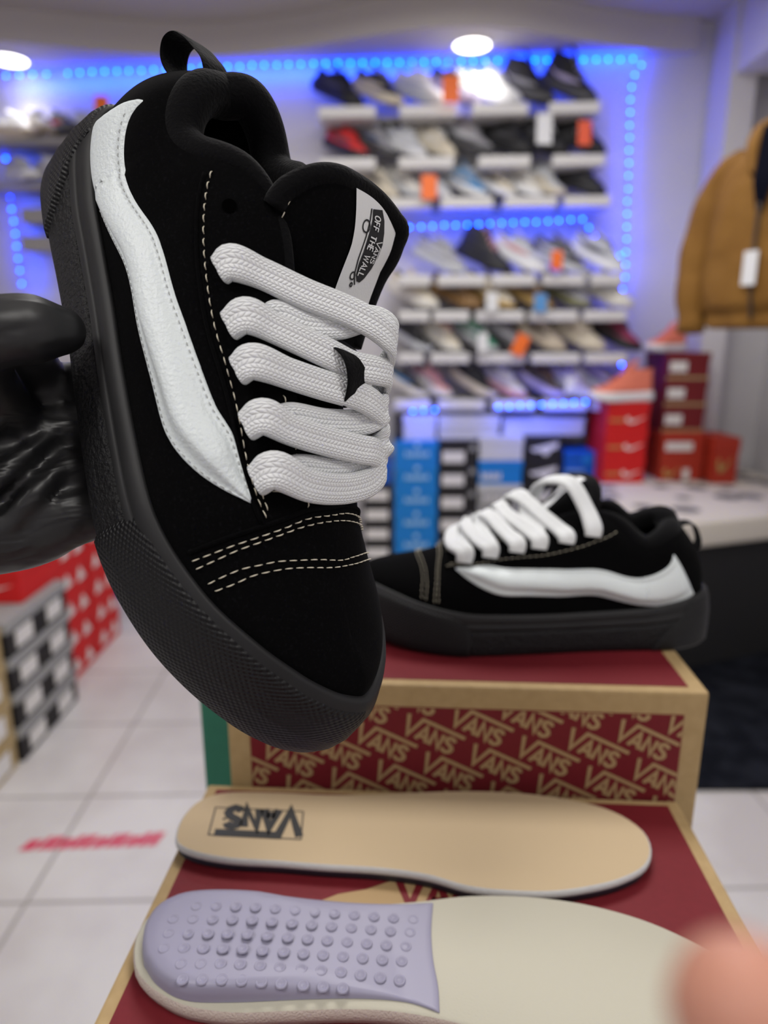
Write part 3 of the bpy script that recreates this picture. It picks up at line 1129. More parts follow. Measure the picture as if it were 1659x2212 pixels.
    a, b = vans2d(.12)
    L3(mbw, [(q[0] * .26 - .05, q[1] * .26 + .16) for q in a], b, .0014)
    a, b, wd = text2d('OFF THE WALL', .17, .22)
    L3(mbw, [(q[0] * (1.62 / wd) - .62, q[1] * .26 - .18) for q in a], b, .0014)
    q = put(mbk, 'label_print', M_PRINTB, smooth=False)
    q.parent = lab
    q = put(mbw, 'label_lettering', M_LABEL, smooth=False)
    q.parent = lab
    # ---- laces
    for k in rows:
        P = np.array(LACES[k])
        mb = MB()
        nn = len(P)
        wd = [.0120, .0138] + [LACE_W[k[0]]] * (nn - 4) + [LACE_W[k[0]] * .95, .010]
        th = [.0060, .0062] + [.0046] * (nn - 3) + [.0046]
        if k[0] == 'B':
            P = P - [0, 0, .0012]
            wd[0:2] = [.0115, .012]
            th[0:2] = [.004, .0044]
        else:
            P = P + [0, 0, .0012]
            P[2:-3] += [0, 0, .0008]
        if k == 'A5':
            wd = [q_ * 1.05 for q_ in wd]
        D = [(1, .12, -.50)] * nn
        D[0] = D[1] = (1, .0, -.38)
        ribbon(mb, P, wd, D, th, n=90, nr=24)
        put(mb, 'lace', M_LACE, uv=True)
    if keeper:
        mb = MB()
        ribbon(mb, [(.146, -.006, .0935), (.153, -.0075, .0985), (.161, -.0085, .1015), (.169, -.0100, .0985), (.176, -.0115, .0905)], [.013, .014, .0145, .014, .012], [(.1, 1, 0)] * 5, [.0012] * 5, n=30, nr=12)
        put(mb, 'lace_keeper', M_KNIT, uv=True)
# ================================================================== display sneakers (shared meshes, own materials)
def sneaker_meshes(kind):
    """returns dict part -> MB, about .28 m long, heel at x=0, toe +x, ground z=0"""
    n = 40
    hi = kind == 'high'
    ol = catmull(np.array([(.285, .0), (.272, .026), (.235, .044), (.19, .047), (.13, .038), (.06, .033), (.015, .027), (0, 0), (.015, -.027), (.06, -.031), (.13, -.032), (.19, -.041), (.235, -.041), (.272, -.024)]), n, closed=True)
    out = {}
    mb = MB()
    cen = np.array([.14, 0])

    def zt(x):
        base = {'low': .030, 'run': .038, 'high': .034}[kind]
        return base + (.012 if kind == 'run' else .004) * max(0, 1 - x / .10)

    def zb(x):
        return .016 * max(0, (x - .20) / .085)**2 + (.006 * max(0, 1 - x / .04) if kind == 'run' else 0)
    rows = []
    for x, y in ol:
        d = np.array([x, y]) - cen
        rows.append([(cen[0] + d[0] * s, cen[1] + d[1] * s, zb(x) + (zt(x) + .3 * zb(x) - zb(x)) * f) for s, f in ((.3, 0), (.93, 0), (1.0, .12), (1.01 if kind != 'run' else 1.05, .4), (.985, .9), (.95, 1.0), (.80, 1.0))])
    mb.grid(np.array(rows), closed_u=True)
    mb.f.append(tuple(i * 7 for i in range(n)))
    mb.mi.append(0)
    out['sole'] = mb
    # upper: ring -> rim
    mb = MB()
    zr = lambda x: hcub([0, .03, .07, .10, .15, .19, .24, .27], [.125 if hi else .088, .120 if hi else .078, .118 if hi else .070, .122 if hi else .088, .088, .070, .055, .045], x)
    rows = []
    for i, (x, y) in enumerate(ol):
        B = np.array([cen[0] + (x - cen[0]) * .94, y * .92, zt(x) - .003])
        xr = np.interp(x, [0, .03, .06, .10, .2, .285], [.015, .03, .055, .09, .185, .245])
        yr = np.sign(y) * np.interp(xr, [0, .015, .03, .07, .095, .185, .2, .3], [0, .012, .021, .022, .013, .010, .002, 0])
        Rr = np.array([xr, yr if abs(y) > 1e-4 else 0, zr(xr)])
        r = []
        for t in np.linspace(0, 1, 9):
            m0, m1 = np.array([0, 0, .05]), np.array([0, -np.sign(y) * .04 * (xr > .08), .03 * (xr < .08) + .005]) * (1 if xr < .2 else .9)
            r.append((2 * t**3 - 3 * t**2 + 1) * B + (t**3 - 2 * t**2 + t) * m0 + (-2 * t**3 + 3 * t**2) * Rr + (t**3 - t**2) * m1)
        rows.append(r)
    G = np.array(rows)
    mb.grid(G, closed_u=True)
    out['upper'] = mb
    # inside
    mb = MB()
    mb.grid(np.array([[g[-1], g[-1] * [.9, .8, .75] + [.012, 0, .0], [np.clip(g[-1][0], .04, .2), g[-1][1] * .8, .04]] for g in G]), closed_u=True)
    out['lining'] = mb
    # tongue
    mb = MB()
    tc = catmull(np.array([(.19, 0, zr(.19) - .004), (.15, 0, zr(.15)), (.11, 0, zr(.11) + .010), (.082, 0, zr(.09) + .026)]), 14)
    ribbon(mb, tc, [.030, .034, .038, .046] + [.046] * 10 if False else list(np.linspace(.026, .048, 14)), [(0, 1, 0)] * 14, [.006] * 14, n=20, nr=10)
    out['tongue'] = mb
    # laces
    mb = MB()
    for k in range(5):
        x = .105 + k * .019
        z = zr(x) + .005
        mb.tube(catmull(np.array([(x + .004, -.024, z - .012), (x, -.012, z), (x - .004, 0, z + .004), (x, .012, z), (x + .004, .024, z - .012)]), 12), .0035, n=6, sx=1.3)
    out['laces'] = mb
    # side panels, both sides
    mb = MB()
    bv = grid_bvh(G)
    for sg in (1, -1):
        lo_ = catmull(np.array([(.045, .04 * sg, .060), (.09, .04 * sg, .042), (.14, .04 * sg, .040), (.20, .045 * sg, .052)]), 24)
        hi_ = catmull(np.array([(.02, .04 * sg, .075), (.07, .04 * sg, .060), (.13, .04 * sg, .060), (.205, .04 * sg, .056)]), 24)
        rr = []
        for a_, b_ in zip(lo_, hi_):
            q = []
            for f_, h_ in ((0, -.001), (.1, .0022), (.5, .0030), (.9, .0022), (1, -.001)):
                p_ = a_ * (1 - f_) + b_ * f_
                loc, nn, _i, _d = bv.find_nearest(Vector(p_))
                if nn.y * sg < 0:
                    nn = -nn
                q.append(np.array(loc + nn * h_))
            rr.append(q)
        mb.grid(np.array(rr))
    # toe cap overlay edge
    out['side_panel'] = mb
    return out


SNK = {}
for kind in ('low', 'run', 'high'):
    SNK[kind] = {}
    for part, mb in sneaker_meshes(kind).items():
        me = bpy.data.meshes.new(part)
        me.from_pydata([tuple(v) for v in mb.v], [], mb.f)
        bm = bmesh.new()
        bm.from_mesh(me)
        bmesh.ops.recalc_face_normals(bm, faces=bm.faces)
        bm.to_mesh(me)
        bm.free()
        me.polygons.foreach_set('use_smooth', [True] * len(me.polygons))
        me.materials.append(None)
        SNK[kind][part] = me
COL = dict(black=(.012, .012, .014), white=(.78, .79, .80), grey=(.30, .30, .32), dark=(.06, .06, .065), cream=(.62, .56, .44), beige=(.50, .43, .33), red=(.62, .03, .03), navy=(.03, .07, .16),
           blue=(.08, .25, .50), brown=(.22, .12, .04), gold=(.45, .30, .10), pink=(.60, .30, .30), lilac=(.45, .40, .58), olive=(.16, .16, .07), maroon=(.25, .01, .06), green=(.03, .22, .12),
           salmon=(.75, .20, .12), silver=(.52, .54, .57), orange=(.85, .18, .02), darkbrown=(.07, .045, .03), offwhite=(.70, .68, .62))
CM = {k: mat('sneaker_' + k, v, rough=.6, bump=(220, .3, .001)) for k, v in COL.items()}
M_LINE = mat('sneaker_lining', (.03, .03, .035), rough=.9)
ORD = ['leftmost', 'second from the left', 'third from the left', 'fourth from the left', 'fifth from the left', 'sixth from the left', 'seventh from the left', 'eighth from the left', 'ninth from the left']


def place_sneaker(loc, yaw, pitch, kind, cols, label, group=None, scale=1.0):
    up, sole, panel, lace = cols
    r = empty('sneaker', loc, (0, pitch, yaw))
    r.rotation_mode = 'XYZ'
    r.scale = (scale, scale, scale * 1.12)
    tag(r, label, 'shoe', group)
    for part, me in SNK[kind].items():
        o = bpy.data.objects.new(part, me)
        o.parent = r
        C.objects.link(o)
        o.material_slots[0].link = 'OBJECT'
        o.material_slots[0].material = {'sole': CM[sole], 'upper': CM[up], 'lining': M_LINE, 'tongue': CM[up], 'laces': CM[lace], 'side_panel': CM[panel]}[part]
    return r


M_SHELF = mat('shelf_white', (0.66, 0.65, 0.63), rough=0.45)
M_SHELFD = mat('shelf_grey_and_shadow', (0.34, 0.33, 0.31), rough=0.6)  # left bay boards, and painted shadow between the display ledges
TAGC = {'o': mat('orange_tag', (0.90, 0.17, 0.02), rough=.5), 'w': mat('white_tag', (0.75, 0.76, 0.76), rough=.5), 'b': mat('blue_tag', (0.10, 0.30, 0.62), rough=.5), 'r': mat('red_orange_tag', (0.80, .11, .04), rough=.5)}

# rows: name, baseline pixel, forward offset from the wall, ledges (x ranges), shoes (x centre, kind, colours, words)
ROWS = [
    ('top shelf row', 236, .17, [(692, 814), (864, 985), (1018, 1137), (1180, 1289)],
     [(722, 'run', ('black', 'black', 'dark', 'black'), 'all black mesh'), (808, 'run', ('black', 'cream', 'cream', 'grey'), 'black and cream'), (896, 'run', ('white', 'silver', 'silver', 'white'), 'white silvery'),
      (974, 'run', ('dark', 'lilac', 'grey', 'grey'), 'dark grey'), (1058, 'run', ('white', 'white', 'offwhite', 'white'), 'bright white chunky'), (1130, 'high', ('black', 'dark', 'grey', 'black'), 'black and grey high top'),
      (1222, 'high', ('black', 'dark', 'lilac', 'grey'), 'black runner with pale grey flash')]),
    ('second shelf row', 346, .17, [(694, 814), (862, 980), (1031, 1142), (1188, 1299)],
     [(742, 'low', ('red', 'black', 'dark', 'red'), 'red and black'), (806, 'run', ('grey', 'dark', 'navy', 'grey'), 'grey and navy'), (870, 'low', ('silver', 'white', 'white', 'white'), 'white'), (932, 'low', ('cream', 'cream', 'offwhite', 'white'), 'cream'),
      (1003, 'run', ('grey', 'dark', 'silver', 'grey'), 'mixed grey'), (1088, 'run', ('black', 'black', 'dark', 'dark'), 'black with dark eyelets'), (1160, 'run', ('black', 'black', 'dark', 'white'), 'black with white laces'),
      (1242, 'low', ('black', 'black', 'black', 'black'), 'plain black with hanging tag')]),
    ('third shelf row', 432, .17, [(756, 832), (840, 932), (951, 1063), (1086, 1198), (1213, 1312)],
     [(812, 'low', ('cream', 'cream', 'dark', 'offwhite'), 'cream and black'), (868, 'low', ('offwhite', 'silver', 'grey', 'grey'), 'pale grey'), (925, 'low', ('silver', 'white', 'navy', 'navy'), 'white and navy'),
      (1000, 'low', ('blue', 'white', 'silver', 'white'), 'blue and white'), (1062, 'low', ('cream', 'white', 'dark', 'silver'), 'cream and dark'), (1120, 'low', ('offwhite', 'white', 'grey', 'white'), 'off-white'),
      (1168, 'run', ('silver', 'cream', 'cream', 'white'), 'light grey and cream'), (1242, 'low', ('black', 'black', 'dark', 'grey'), 'black suede')]),
    ('fourth shelf row, first below the level lights', 596, .28, [(862, 930), (945, 1046), (1060, 1152), (1168, 1256), (1270, 1336)],
     [(945, 'low', ('grey', 'silver', 'silver', 'silver'), 'grey and silver'), (1040, 'high', ('black', 'black', 'black', 'pink'), 'black high top'), (1115, 'run', ('silver', 'white', 'pink', 'grey'), 'silver and pink'),
      (1200, 'low', ('dark', 'silver', 'silver', 'grey'), 'dark and pale grey'), (1285, 'low', ('silver', 'white', 'dark', 'grey'), 'pale striped')]),
    ('fifth shelf row', 672, .28, [(862, 928), (936, 1012), (1026, 1128), (1140, 1242), (1254, 1345)],
     [(885, 'run', ('cream', 'offwhite', 'beige', 'cream'), 'cream'), (978, 'low', ('brown', 'brown', 'dark', 'white'), 'brown with white laces'), (1050, 'low', ('cream', 'gold', 'beige', 'white'), 'cream and gold'),
      (1130, 'low', ('brown', 'gold', 'dark', 'white'), 'brown and gold'), (1212, 'low', ('grey', 'olive', 'dark', 'silver'), 'grey and olive'), (1300, 'run', ('offwhite', 'offwhite', 'silver', 'white'), 'off-white chunky')]),
    ('sixth shelf row', 762, .28, [(862, 915), (930, 1012), (1030, 1130), (1144, 1246), (1258, 1345)],
     [(882, 'low', ('black', 'silver', 'dark', 'grey'), 'black and silver'), (945, 'low', ('cream', 'offwhite', 'silver', 'pink'), 'cream with pink laces'), (1022, 'low', ('green', 'silver', 'silver', 'white'), 'green and silver'),
      (1085, 'low', ('grey', 'dark', 'silver', 'dark'), 'grey and black'), (1158, 'low', ('beige', 'beige', 'black', 'black'), 'beige and black'), (1240, 'run', ('cream', 'cream', 'beige', 'cream'), 'pale yellow cream'),
      (1318, 'run', ('maroon', 'black', 'black', 'dark'), 'maroon and black')]),
    ('lowest shelf row', 862, .28, [(852, 930), (945, 1046), (1060, 1152), (1168, 1262), (1276, 1340)],
     [(872, 'run', ('black', 'offwhite', 'blue', 'grey'), 'black and blue'), (925, 'run', ('pink', 'offwhite', 'grey', 'pink'), 'pink and grey'), (1018, 'run', ('black', 'cream', 'black', 'black'), 'black with thick cream sole'),
      (1082, 'low', ('offwhite', 'pink', 'lilac', 'white'), 'pale pink soled'), (1165, 'run', ('darkbrown', 'lilac', 'dark', 'brown'), 'dark brown'), (1228, 'low', ('lilac', 'silver', 'white', 'white'), 'white and lilac'),
      (1290, 'run', ('lilac', 'silver', 'dark', 'grey'), 'lilac striped')]),
]


def on_row(px, py, off):
    Y = 3.6
    for _ in range(3):
        q = P(px, py, Y)
        Y = wallY(q[0]) - off
    return P(px, py, Y)


for name, py, off, ledges, shoes in ROWS:
    x0, x1 = min(l[0] for l in ledges), max(l[1] for l in ledges)
    a, b = on_row(x0, py, off), on_row(x1, py, off)
    z = (a[2] + b[2]) / 2
    # long back board added behind the ledges, grey painted for their under-shadow
    ya, yb = wallY(a[0]), wallY(b[0])
    mb = MB()
    v = []
    for zz in (z - .030, z - .012):
        v += [(a[0], ya - off + .06, zz), (b[0], yb - off + .06, zz), (b[0], yb, zz), (a[0], ya, zz)]
    mb.add(v, [(0, 3, 2, 1), (4, 5, 6, 7), (0, 1, 5, 4), (1, 2, 6, 5), (2, 3, 7, 6), (3, 0, 4, 7)])
    o = mb.build('wall_shelf', M_SHELFD)
    tag(o, 'shadow-grey wall board carrying the ' + name.split(',')[0] + ' of sneakers', 'shelf', 'grey boards of the sneaker wall')
    for k, (l0, l1) in enumerate(ledges):
        p, q = on_row(l0, py, off), on_row(l1, py, off)
        m_ = (p + q) / 2
        wd = q[0] - p[0]
        o = MB().box(-wd / 2, wd / 2, -.085, .10, -.050, 0, b=.008).build('display_ledge', M_SHELF, smooth=False)
        o.location = (m_[0], wallY(m_[0]) - off, z + .0)
        o.rotation_euler = (0, 0, R(-3.4))
        tag(o, 'white display ledge, %s on the %s' % (ORD[k], name.split(',')[0]), 'shelf', 'white ledges of the sneaker wall')
    for k, (px, kind, cols, words) in enumerate(shoes):
        q = on_row(px, py, off)
        yaw, pit = R(-36 + rng.randn() * 1.5), R(25 + rng.randn() * 1.5)
        gap = min([abs(px - s_[0]) for s_ in shoes if s_[0] != px]) / 430.0
        sc = float(np.clip(gap * math.sin(R(36)) / .086, .95, 1.14))
        L = .28 * sc
        # centre of the shoe over the ledge, toe resting low in front
        cx = q[0] - .5 * L * math.cos(pit) * math.cos(yaw)
        cy = wallY(q[0]) - off + .045 - .5 * L * math.cos(pit) * math.sin(yaw)
        place_sneaker((cx, min(cy, wallY(cx) - .035), z + L * .92 * math.sin(pit) + .002), yaw, pit, kind, cols, '%s sneaker, %s on the %s' % (words, ORD[k], name.split(',')[0]), 'sneakers on the ' + name.split(',')[0], scale=sc)

# left bay of the wall
for name, py, x0, x1, shoes in (('upper left shelf', 306, -40, 330, [(30, 'run', ('white', 'beige', 'offwhite', 'white'), 'white with thick beige sole'), (85, 'low', ('offwhite', 'beige', 'cream', 'grey'), 'cream and beige'), (128, 'run', ('black', 'dark', 'red', 'white'), 'black and red'),
                                                         (180, 'run', ('silver', 'grey', 'white', 'white'), 'silver'), (236, 'run', ('dark', 'dark', 'grey', 'grey'), 'dark grey'), (292, 'run', ('grey', 'silver', 'cream', 'white'), 'pale grey')]),
                              ('lower left shelf', 402, -40, 330, [(45, 'run', ('silver', 'white', 'white', 'white'), 'silvery white'), (108, 'run', ('white', 'offwhite', 'offwhite', 'white'), 'plain white'), (180, 'run', ('white', 'white', 'silver', 'white'), 'white and silver')])):
    a, b = on_row(x0, py, .17), on_row(x1, py, .17)
    z = a[2]
    mb = MB()
    v = []
    for zz in (z - .03, z - .004):
        v += [(a[0], wallY(a[0]) - .24, zz), (b[0], wallY(b[0]) - .24, zz), (b[0], wallY(b[0]), zz), (a[0], wallY(a[0]), zz)]
    mb.add(v, [(0, 3, 2, 1), (4, 5, 6, 7), (0, 1, 5, 4), (1, 2, 6, 5), (2, 3, 7, 6), (3, 0, 4, 7)])
    o = mb.build('wall_shelf', M_SHELFD)
    tag(o, 'grey %s left of the held shoe' % name, 'shelf', 'grey boards of the left bay')
    for k, (px, kind, cols, words) in enumerate(shoes):
        q = on_row(px, py, .17)
        yaw, pit = R(-30 + rng.randn() * 5), R(6)
        place_sneaker((q[0] - .12 * math.cos(yaw), wallY(q[0]) - .10 + .0, z + .031), yaw, pit, kind, cols, '%s sneaker, %s on the %s' % (words, ORD[k], name), 'sneakers on the ' + name)
for py, t in ((452, 'upper'), (512, 'lower')):
    a, b = on_row(50, py, .17), on_row(330, py, .17)
    o = MB().box(a[0], b[0], wallY(a[0]) - .2, wallY(a[0]) - .02, a[2] - .07, a[2]).build('wall_shelf', M_SHELFD)
    tag(o, 'empty grey board behind the heel of the held shoe, %s of two' % t, 'shelf')

# hanging price tags
TAGS = [('o', 974, 192, 36, 54, .36, 'top shelf row'), ('r', 1263, 287, 30, 50, .36, 'second shelf row'), ('o', 927, 404, 34, 50, .36, 'third shelf row'), ('w', 1176, 278, 34, 62, .36, 'second shelf row'), ('o', 1203, 562, 25, 40, .46, 'fourth shelf row'),
        ('w', 1063, 652, 26, 40, .46, 'fifth shelf row'), ('b', 1168, 654, 28, 38, .46, 'fifth shelf row'), ('w', 1043, 740, 22, 40, .46, 'sixth shelf row'), ('o', 1124, 745, 30, 46, .46, 'sixth shelf row'),
        ('w', 1232, 832, 22, 36, .46, 'lowest shelf row'), ('o', 219, 232, 28, 46, .40, 'upper left shelf')]
CN = {'o': 'bright orange', 'r': 'red orange', 'w': 'white', 'b': 'blue'}
for c, px, py, w_, h_, off, row in TAGS:
    off = .40 if off > .4 else .29
    q = on_row(px, py, off)
    s_ = (on_row(px + 10, py, off)[0] - q[0]) / 10
    W_, H_ = w_ * s_, h_ * s_
    mb = MB().box(-W_ / 2, W_ / 2, -.001, .001, -H_ / 2, H_ / 2)
    o = empty('price_tag', q, (R(-4), 0, R(6)))
    if px == 1124:
        o.rotation_euler = (R(-4), R(25), R(6))
    tag(o, '%s price tag hanging from a sneaker on the %s%s' % (CN[c], row, ''), 'price tag', 'price tags on the sneaker wall')
    mb.build('card', TAGC[c], o)
    MB().tube([(0, 0, H_ / 2 - .004), (.002, .04, H_ / 2 + .012), (0, .10, H_ / 2 + .0), (0, .16, H_ / 2 - .03)], .0012, n=5).build('string', M_WPLA, o)
# ================================================================== SHOE BOXES
def card(name, c, c2=None, rough=.6):
    return mat(name, c, rough=rough, spec=.3, noise=(60, c2 or tuple(x * .9 for x in c), .35, .7))


M_BLUE = card('bright_blue_card', (.01, .21, .60))
M_DBLUE = card('royal_blue_card', (.004, .10, .48))
M_BLK = card('black_card', (.018, .016, .016))
M_WHT = card('white_card', (.60, .60, .57))
M_GRY = card('grey_card', (.33, .33, .32))
M_RED = card('red_card', (.62, .012, .012))
M_DRED = card('dark_red_card', (.17, .012, .015))
M_ORED = card('orange_red_card', (.42, .035, .015))
M_TAN = card('kraft_card', (.42, .31, .15))
M_GREEN = card('green_card', (.03, .17, .11))
M_LBL = mat('pale_label', (.72, .70, .66), rough=.6)
M_LBLB = mat('pale_blue_print', (.35, .58, .78), rough=.6)
M_GOLD = mat('gold_print', (.42, .27, .08), rough=.5)
NTH = ['topmost', 'second from the top', 'third from the top', 'fourth from the top', 'fifth from the top', 'sixth from the top', 'bottom', 'bottom']

SWOOSH = [(0, .42), (.05, .22), (.20, .08), (.42, .10), (1.0, .62), (.45, .30), (.27, .27), (.18, .33), (.20, .52), (.10, .60)]
BIRD = [(0, .50), (.28, .62), (1.0, 1.0), (.95, .55), (.74, .40), (.62, .0), (.48, .05), (.42, .30), (.15, .28)]


def shoebox(base, rotz, w, d, h, m_body, m_lid, label, group, art, lid=.30, cat='box', name='shoebox'):
    """front face centred on the base point, facing -Y before rotation"""
    r = empty(name, base, (0, 0, rotz))
    tag(r, label, cat, group)
    lh = h * lid
    MB().box(-w / 2 + .003, w / 2 - .003, .003, d - .003, .0005, h - .004, b=.0015).build('body', m_body, r)
    MB().box(-w / 2, w / 2, 0, d, h - lh, h - .0005, b=.002).build('lid', m_lid, r)
    y = -.0012
    for kind, x0, x1, z0, z1, m in art:
        mb = MB()
        X0, X1, Z0, Z1 = -w / 2 + w * x0, -w / 2 + w * x1, h * z0, h * z1
        if kind == 'rect':
            mb.box(X0, X1, y, .004, Z0, Z1)
            nm = 'label'
        else:
            pts = {'swoosh': SWOOSH, 'bird': BIRD, 'dot': [(.5 + .5 * math.cos(t), .5 + .5 * math.sin(t)) for t in np.linspace(0, 2 * PI, 16, endpoint=False)],
                   'tri': [(0, 0), (1, .1), (.45, 1)], 'text': None}[kind]
            if kind == 'text':
                n = 7
                for k in range(n):
                    a = X0 + (X1 - X0) * (k + .1) / n
                    b_ = X0 + (X1 - X0) * (k + .78) / n
                    mb.box(a, b_, y, .004, Z0, Z1 - (Z1 - Z0) * (.25 if k % 2 else 0))
            else:
                v = [(X0 + (X1 - X0) * p[0], y, Z0 + (Z1 - Z0) * p[1]) for p in pts]
                k = len(v)
                mb.add(v + [(q[0], .004, q[2]) for q in v], [tuple(range(k))] + [(i, (i + 1) % k, (i + 1) % k + k, i + k) for i in range(k)])
            nm = 'logo' if kind != 'text' else 'lettering'
        mb.build(nm, m, r)
    return r


# ---- the row of stacks under the sneaker wall
YF = 3.40
def stack(px0, px1, pytop, specs, words, where, group, Y=YF, zbase=0.0, d=.31, rot=0, n_full=True):
    a, b = P(px0, (pytop + 1150) / 2, Y), P(px1, (pytop + 1150) / 2, Y)
    zt = P((px0 + px1) / 2, pytop, Y)[2]
    n = len(specs)
    h = (zt - zbase) / n
    for k, (mb_, ml_, art, w_) in enumerate(specs):
        z = zt - h * (k + 1)
        nth = NTH[k] if k < n - 1 else 'bottom'
        shoebox(((a[0] + b[0]) / 2, Y, z + .0002), rot, (b[0] - a[0]) * .985, d, h - .0006, mb_, ml_, '%s shoebox, %s of the %s' % (w_ or words, nth, where), group, art)


BL = [('text', .24, .80, .36, .56, M_LBLB), ('dot', .46, .58, .76, .94, M_LBLB)]
stack(851, 946, 953, [(M_BLUE, M_BLUE, BL, None)] * 7, 'bright blue', 'blue stack under the sneaker wall', 'bright blue boxes with pale print')
BK = [('rect', .06, .66, .14, .62, M_LBL), ('dot', .80, .96, .62, .90, M_GRY)]
stack(949, 1029, 956, [(M_BLK, M_BLK, BK, None)] * 7, 'black', 'black stack with big white labels', 'black boxes with a large white label')
WB = [('text', .06, .52, .2, .5, M_LBL)]
stack(1032, 1128, 943, [(M_WHT, M_WHT, [], 'plain white'), (M_BLUE, M_BLUE, WB, 'light blue'), (M_GRY, M_WHT, [('text', .12, .75, .3, .55, M_LBL)], 'grey'), (M_GRY, M_GRY, [], 'grey'), (M_BLK, M_BLK, BK, 'black'), (M_GRY, M_WHT, [], 'grey'), (M_BLK, M_BLK, BK, 'black')],
      'white', 'mixed stack beside the winged black one', 'mixed white and blue boxes')
BD = [('bird', .12, .88, .22, .78, M_LBL)]
stack(1131, 1211, 943, [(M_BLK, M_BLK, BD, None)] * 7, 'black', 'black stack with white winged prints', 'black boxes with a winged print')
DB = [('dot', .44, .66, .45, .85, M_BLUE), ('text', .05, .5, .08, .18, M_LBLB)]
stack(1214, 1302, 976, [(M_DBLUE, M_DBLUE, DB, None)] * 7, 'royal blue', 'royal blue stack behind the standing shoe', 'royal blue boxes')
stack(783, 848, 1002, [(M_DBLUE, M_DBLUE, [('text', .1, .7, .3, .5, M_LBLB)], 'blue')] + [(M_BLK, M_BLK, [('rect', .10, .86, .18, .66, M_LBL)], None)] * 6, 'black', 'narrow stack beside the held shoe', 'black boxes beside the laces')
# loose boxes on top of the stacks, under the lowest lights
for (px0, px1, py0, py1, m_, words, g, Y) in ((852, 868, 903, 951, M_BLK, 'dark box end standing left of the periwinkle lit box', None, 3.42), (870, 943, 897, 951, M_WHT, 'white shoebox tinted by the blue lights, on the bright blue stack', None, 3.44),
                                     (946, 1078, 925, 950, M_WHT, 'long off-white box, lower of the two lying on the black stack', None, 3.44), (946, 1082, 898, 924, M_WHT, 'long off-white box, upper of the two lying on the black stack', None, 3.44),
                                     (1086, 1264, 903, 940, M_WHT, 'wide white box washed blue above the winged black stack', None, 3.46)):
    a, b = P(px0, py1, Y), P(px1, py0, Y)
    zb = {951: None, 950: None}.get(py1)
    shoebox(((a[0] + b[0]) / 2, Y, a[2]), 0, b[0] - a[0], .22, b[2] - a[2], m_, m_, words, g, [], name='shoebox')
# low blue boxes far left beyond the glove
a, b = P(232, 1200, 3.4), P(266, 1200, 3.4)
for k in range(2):
    shoebox(((a[0] + b[0]) / 2, 3.4, .13 * (1 - k)), 0, b[0] - a[0], .3, .128, M_DBLUE, M_DBLUE, 'small blue box by the back wall beyond the held toe, %s of two' % ('upper', 'lower')[k], 'blue boxes far left', [])

# ---- table / padded seat with ringed cloth, right
M_CLOTH = mat('ringed_cloth', (.66, .61, .53), rough=.7)
_g = NG(M_CLOTH)
_tc = _g.n('ShaderNodeTexCoord')
_vo = _g.n('ShaderNodeTexVoronoi')
_vo.inputs['Scale'].default_value = 5.0
_vo.inputs['Randomness'].default_value = .75
_g.nt.links.new(_tc.outputs['Object'], _vo.inputs['Vector'])
_ra = _g.n('ShaderNodeValToRGB')
_ra.color_ramp.interpolation = 'EASE'
for p_, c_ in ((.0, (.05, .05, .06, 1)), (.10, (.02, .02, .025, 1)), (.15, (.22, .21, .22, 1)), (.24, (.02, .02, .03, 1)), (.33, (.60, .56, .49, 1)), (.38, (.66, .61, .53, 1))):
    e = _ra.color_ramp.elements.new(p_) if p_ not in (0.0,) else _ra.color_ramp.elements[0]
    e.position = p_
    e.color = c_
_ra.color_ramp.elements[len(_ra.color_ramp.elements) - 1].color = (.66, .61, .53, 1)
_g.nt.links.new(_vo.outputs['Distance'], _ra.inputs[0])
_g.nt.links.new(_ra.outputs[0], _g.b.inputs['Base Color'])
M_BLKW = mat('black_base_shade', (.006, .006, .007), rough=.8)  # shade under the seat is put into this black
q = [(.88, 2.42), (1.98, 2.80), (1.98, 3.66), (1.13, 3.66)]
r = empty('padded_bench', (1.4, 3.1, 0))
tag(r, 'wide pale bench with dark ringed pattern on a shade-black base, under the red boxes', 'bench')


def prism(pts, z0, z1, org, inset=0.0, bev=0.02):
    P_ = np.array(pts, float)
    c = P_.mean(0)
    P_ = c + (P_ - c) * (1 - inset)
    bm = bmesh.new()
    lo = [bm.verts.new((x - org[0], y - org[1], z0)) for x, y in P_]
    hi_ = [bm.verts.new((x - org[0], y - org[1], z1)) for x, y in P_]
    n_ = len(P_)
    bm.faces.new(lo[::-1])
    bm.faces.new(hi_)
    for i in range(n_):
        bm.faces.new((lo[i], lo[(i + 1) % n_], hi_[(i + 1) % n_], hi_[i]))
    if bev:
        bmesh.ops.bevel(bm, geom=bm.edges[:], offset=bev, segments=4, profile=.6, affect='EDGES')
    bm.verts.index_update()
    m_ = MB()
    m_.add([tuple(v.co) for v in bm.verts], [[v.index for v in f.verts] for f in bm.faces])
    bm.free()
    return m_


prism(q, .54, .648, (1.4, 3.1)).build('cushion', M_CLOTH, r, smooth=True)
prism(q, .0165, .54, (1.4, 3.1), inset=.06, bev=0).build('base', M_BLKW, r)
